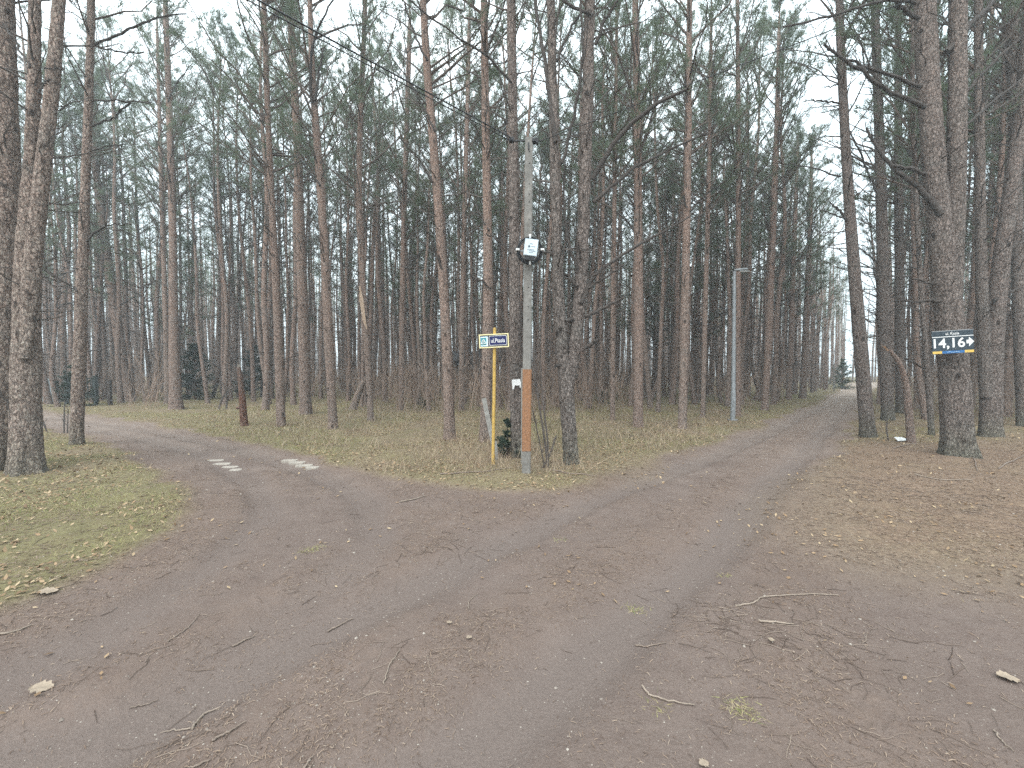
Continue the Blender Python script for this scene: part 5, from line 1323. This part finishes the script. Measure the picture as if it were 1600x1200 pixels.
def litter():
    rng = np.random.RandomState(4)
    # needles and chips
    x, y, r = scatter(260000, rng, 1.3, 16, 60, 0.85)
    mk = masks(x, y); dens = np.clip(0.16 + 1.0 * mk[4] + 0.25 * (1 - mk[2]) - 0.13 * mk[3], 0.02, 1) * sstep(0.15, 0.6, noise3(x * 4, y * 4, 0, 61))
    kp = rng.uniform(size=len(x)) < dens * (0.42 + 0.58 * (1 - mk[2]))
    x, y, r = x[kp], y[kp], r[kp]; n = len(x); z = hgt(x, y)
    a = rng.uniform(0, 2 * PI, n); L = rng.uniform(0.008, 0.032, n) * np.clip(0.75 + r / 10, 0.8, 1.8); w = (0.0006 + 0.00030 * r) * rng.uniform(0.7, 1.3, n)
    d = np.stack([np.cos(a), np.sin(a), rng.normal(size=n) * 0.10], 1)
    sd_ = np.stack([-np.sin(a), np.cos(a), rng.normal(size=n) * 0.3], 1)
    c0 = np.c_[x, y, z + 0.004]
    bend = sd_ * (rng.normal(size=n) * 0.05 * L)[:, None]
    V = np.stack([c0 - d * L[:, None] / 2 - sd_ * w[:, None], c0 - d * L[:, None] / 2 + sd_ * w[:, None], c0 + bend + sd_ * w[:, None] + np.array([0, 0, .003]), c0 + bend - sd_ * w[:, None] + np.array([0, 0, .003]),
                  c0 + d * L[:, None] / 2 + sd_ * w[:, None] * .6, c0 + d * L[:, None] / 2 - sd_ * w[:, None] * .6], 1).reshape(-1, 3)
    k = np.arange(n)[:, None] * 6
    Q = np.stack([k + np.array([0, 1, 2, 3]), k + np.array([3, 2, 4, 5])], 1).reshape(-1, 4)
    c = rng.beta(1.6, 2.2, n).repeat(6)
    me = new_mesh('pine_needles', V, Q, mats=[tinted('needle_litter', [(0.10, 0.068, 0.052), (0.19, 0.133, 0.10), (0.27, 0.20, 0.15), (0.38, 0.30, 0.235)])], smooth=False, cols=c)
    tag(ob('needle_litter', me), 'brown pine needles and chips strewn over road and verge', 'pine needles', kind='stuff')
    # small pale stones and chips on the road
    x, y, r = scatter(9000, rng, 1.3, 13, 58, 0.9)
    kp = rng.uniform(size=len(x)) < 0.25 + 0.75 * sstep(0.5, 0.7, noise3(x * 1.1, y * 1.1, 0, 71)); x, y, r = x[kp], y[kp], r[kp]; n = len(x); z = hgt(x, y)
    s = rng.uniform(0.0018, 0.005, n) * (1 + 1.2 * (rng.uniform(size=n) < 0.06)) * np.clip(0.8 + r / 9, 1, 1.8)
    U = np.array([[1, 0, 0], [0, 1, 0], [-1, 0, 0], [0, -1, 0], [0, 0, .7], [0, 0, -.7]], float)
    V = (np.c_[x, y, z + 0.001][:, None] + U[None] * s[:, None, None] * rng.uniform(0.6, 1.4, (n, 6, 1))).reshape(-1, 3)
    t = np.array([[0, 1, 4], [1, 2, 4], [2, 3, 4], [3, 0, 4]])
    T = (np.arange(n)[:, None, None] * 6 + t[None]).reshape(-1, 3)
    me = new_mesh('pebbles', V, T=T, mats=[tinted('pebbles', [(0.11, 0.09, 0.08), (0.25, 0.21, 0.18), (0.42, 0.375, 0.325)])], smooth=False, cols=rng.beta(2, 1.5, n).repeat(6))
    tag(ob('pebbles', me), 'small pale pebbles and chips on the dirt', 'pebbles', kind='stuff')
    # fallen leaves on the verges
    x, y, r = scatter(60000, rng, 3.0, 24, 58, 0.8)
    mk = masks(x, y); kp = rng.uniform(size=len(x)) < (0.025 + 0.85 * (1 - mk[2]) * (1 - 0.9 * mk[4])) * sstep(0.2, 0.6, noise3(x * 1.4, y * 1.4, 0, 81)); x, y, r = x[kp], y[kp], r[kp]; n = len(x); z = hgt(x, y)
    a = rng.uniform(0, 2 * PI, n); L = rng.uniform(0.008, 0.026, n) * np.clip(0.7 + r / 12, 0.8, 1.7); d = np.stack([np.cos(a), np.sin(a), rng.normal(size=n) * 0.35], 1) * L[:, None]
    s_ = np.stack([-np.sin(a), np.cos(a), rng.normal(size=n) * 0.35], 1) * (L * 0.45)[:, None]
    c0 = np.c_[x, y, z + 0.014]
    V = np.stack([c0 - d, c0 + s_, c0 + d, c0 - s_], 1).reshape(-1, 3); Q = np.arange(n * 4).reshape(-1, 4)
    me = new_mesh('fallen_leaves', V, Q, mats=[tinted('fallen_leaves', [(0.12, 0.075, 0.045), (0.30, 0.20, 0.12), (0.48, 0.37, 0.24)], 0.1)], smooth=False, cols=rng.beta(1.7, 1.5, n).repeat(4))
    tag(ob('leaf_litter', me), 'dry fallen leaves strewn over the verges', 'fallen leaves', kind='stuff')
    # small twigs everywhere
    x, y, r = scatter(4800, rng, 1.6, 16, 58, 0.75)
    for (u, v, q, w_) in ((1130, 955, 130, 0.26), (1200, 985, 70, 0.3), (1290, 1010, 60, 0.3), (1380, 1040, 60, 0.35), (700, 850, 90, 0.25), (1500, 790, 160, 0.6), (1350, 760, 140, 0.5)):
        gx_, gy_ = gnd(u, v); x = np.append(x, gx_ + rng.normal(size=q) * w_); y = np.append(y, gy_ + rng.normal(size=q) * w_ * 0.6)
    r = np.hypot(x, y)
    mk = masks(x, y); kp = rng.uniform(size=len(x)) < np.where(np.arange(len(x)) >= 4800, 0.7, 1.0) * np.clip(np.where(np.arange(len(x)) >= 4800, 0.8, 0.0) + 0.05 + 0.6 * mk[4] * mk[2] + 0.6 * (1 - mk[2]), 0, 1); x, y, r = x[kp], y[kp], r[kp]; n = len(x)
    a = rng.uniform(0, 2 * PI, n); L = rng.uniform(0.04, 0.20, n); s = np.linspace(0, 1, 4)
    bx_ = rng.normal(size=(n, 4)) * 0.05 * L[:, None]
    X = x[:, None] + np.cos(a)[:, None] * L[:, None] * s - np.sin(a)[:, None] * bx_; Yy = y[:, None] + np.sin(a)[:, None] * L[:, None] * s + np.cos(a)[:, None] * bx_
    Z = hgt(X.ravel(), Yy.ravel()).reshape(n, 4) + 0.005
    V, Q = tubes(np.stack([X, Yy, Z], -1), (rng.uniform(0.0008, 0.0022, n) * np.clip(0.8 + r / 10, 1, 1.8))[:, None] * np.linspace(1, .6, 4)[None], 4)
    me = new_mesh('twigs', V, Q, mats=[tinted('small_twigs', [(0.065, 0.046, 0.037), (0.15, 0.112, 0.09), (0.29, 0.23, 0.185)])], smooth=False, cols=rng.uniform(0, 1, n).repeat(16))
    tag(ob('twig_litter', me), 'small broken twigs scattered over the ground', 'twigs', kind='stuff')
litter()
def brush():
    rng = np.random.RandomState(6)
    x, y, r = scatter(15000, rng, 13, 75, 56, 0.8)
    sdv = road_sd(x, y); right = x > 0.82 * y
    kp = (sdv < -1.0) & (noise3(x * 0.35, y * 0.35, 0, 91) > 0.40) & ~((right) & (y < 12)) & ((y > 16) | right)
    ub = CX + F * x / y; kp &= ~((ub > 255) & (ub < 450) & (y < 28)) & (y < 60) & ~((ub > 60) & (ub < 200) & (y < 22))
    x, y, r = x[kp], y[kp], r[kp]; n = len(x); z = hgt(x, y)
    L = rng.uniform(0.5, 2.9, n); el = rng.uniform(1.0, 1.55, n); az = rng.uniform(0, 2 * PI, n)
    P = limbs(np.c_[x, y, z - 0.05], None, az, el, L, rng.uniform(-0.2, 0.1, n), rng, 5, 0.05)
    mb = MB(); V, Q = tubes(P, (rng.uniform(0.004, 0.009, n) + 0.00008 * r)[:, None] * np.linspace(1, .35, 5)[None], 3); mb.add(V, Q)
    TP, _, _ = side_twigs(P, 5, rng, 0.25, 0.35, 0.8, 3)
    V, Q = tubes(TP, np.full((len(TP), 3), 0.004), 3); mb.add(V, Q)
    me = mb.mesh('brushwood', [paint('brushwood', (0.27, 0.195, 0.15), 0.95, 0.4, 0.4)], smooth=False)
    tag(ob('brushwood', me), 'tangle of leafless brown brush between the trunks', 'brush', kind='stuff')
brush()

# ------------------------------------------------------------------ damp air
hz = MB().box((0, 0, 12.0), (350, 350, 26.4)).mesh('haze', [])
hm = bpy.data.materials.new('pale_haze'); hm.use_nodes = True; ht_ = hm.node_tree; ht_.nodes.clear()
ho = ht_.nodes.new('ShaderNodeOutputMaterial'); hv = ht_.nodes.new('ShaderNodeVolumePrincipled')
hv.inputs['Color'].default_value = (0.86, 0.93, 0.97, 1); hv.inputs['Density'].default_value = 0.0036; hv.inputs['Anisotropy'].default_value = 0.2
ht_.links.new(hv.outputs[0], ho.inputs['Volume']); hz.materials.append(hm)
o = ob('haze', hz, kind='stuff'); o['label'] = 'pale damp air between the trees'
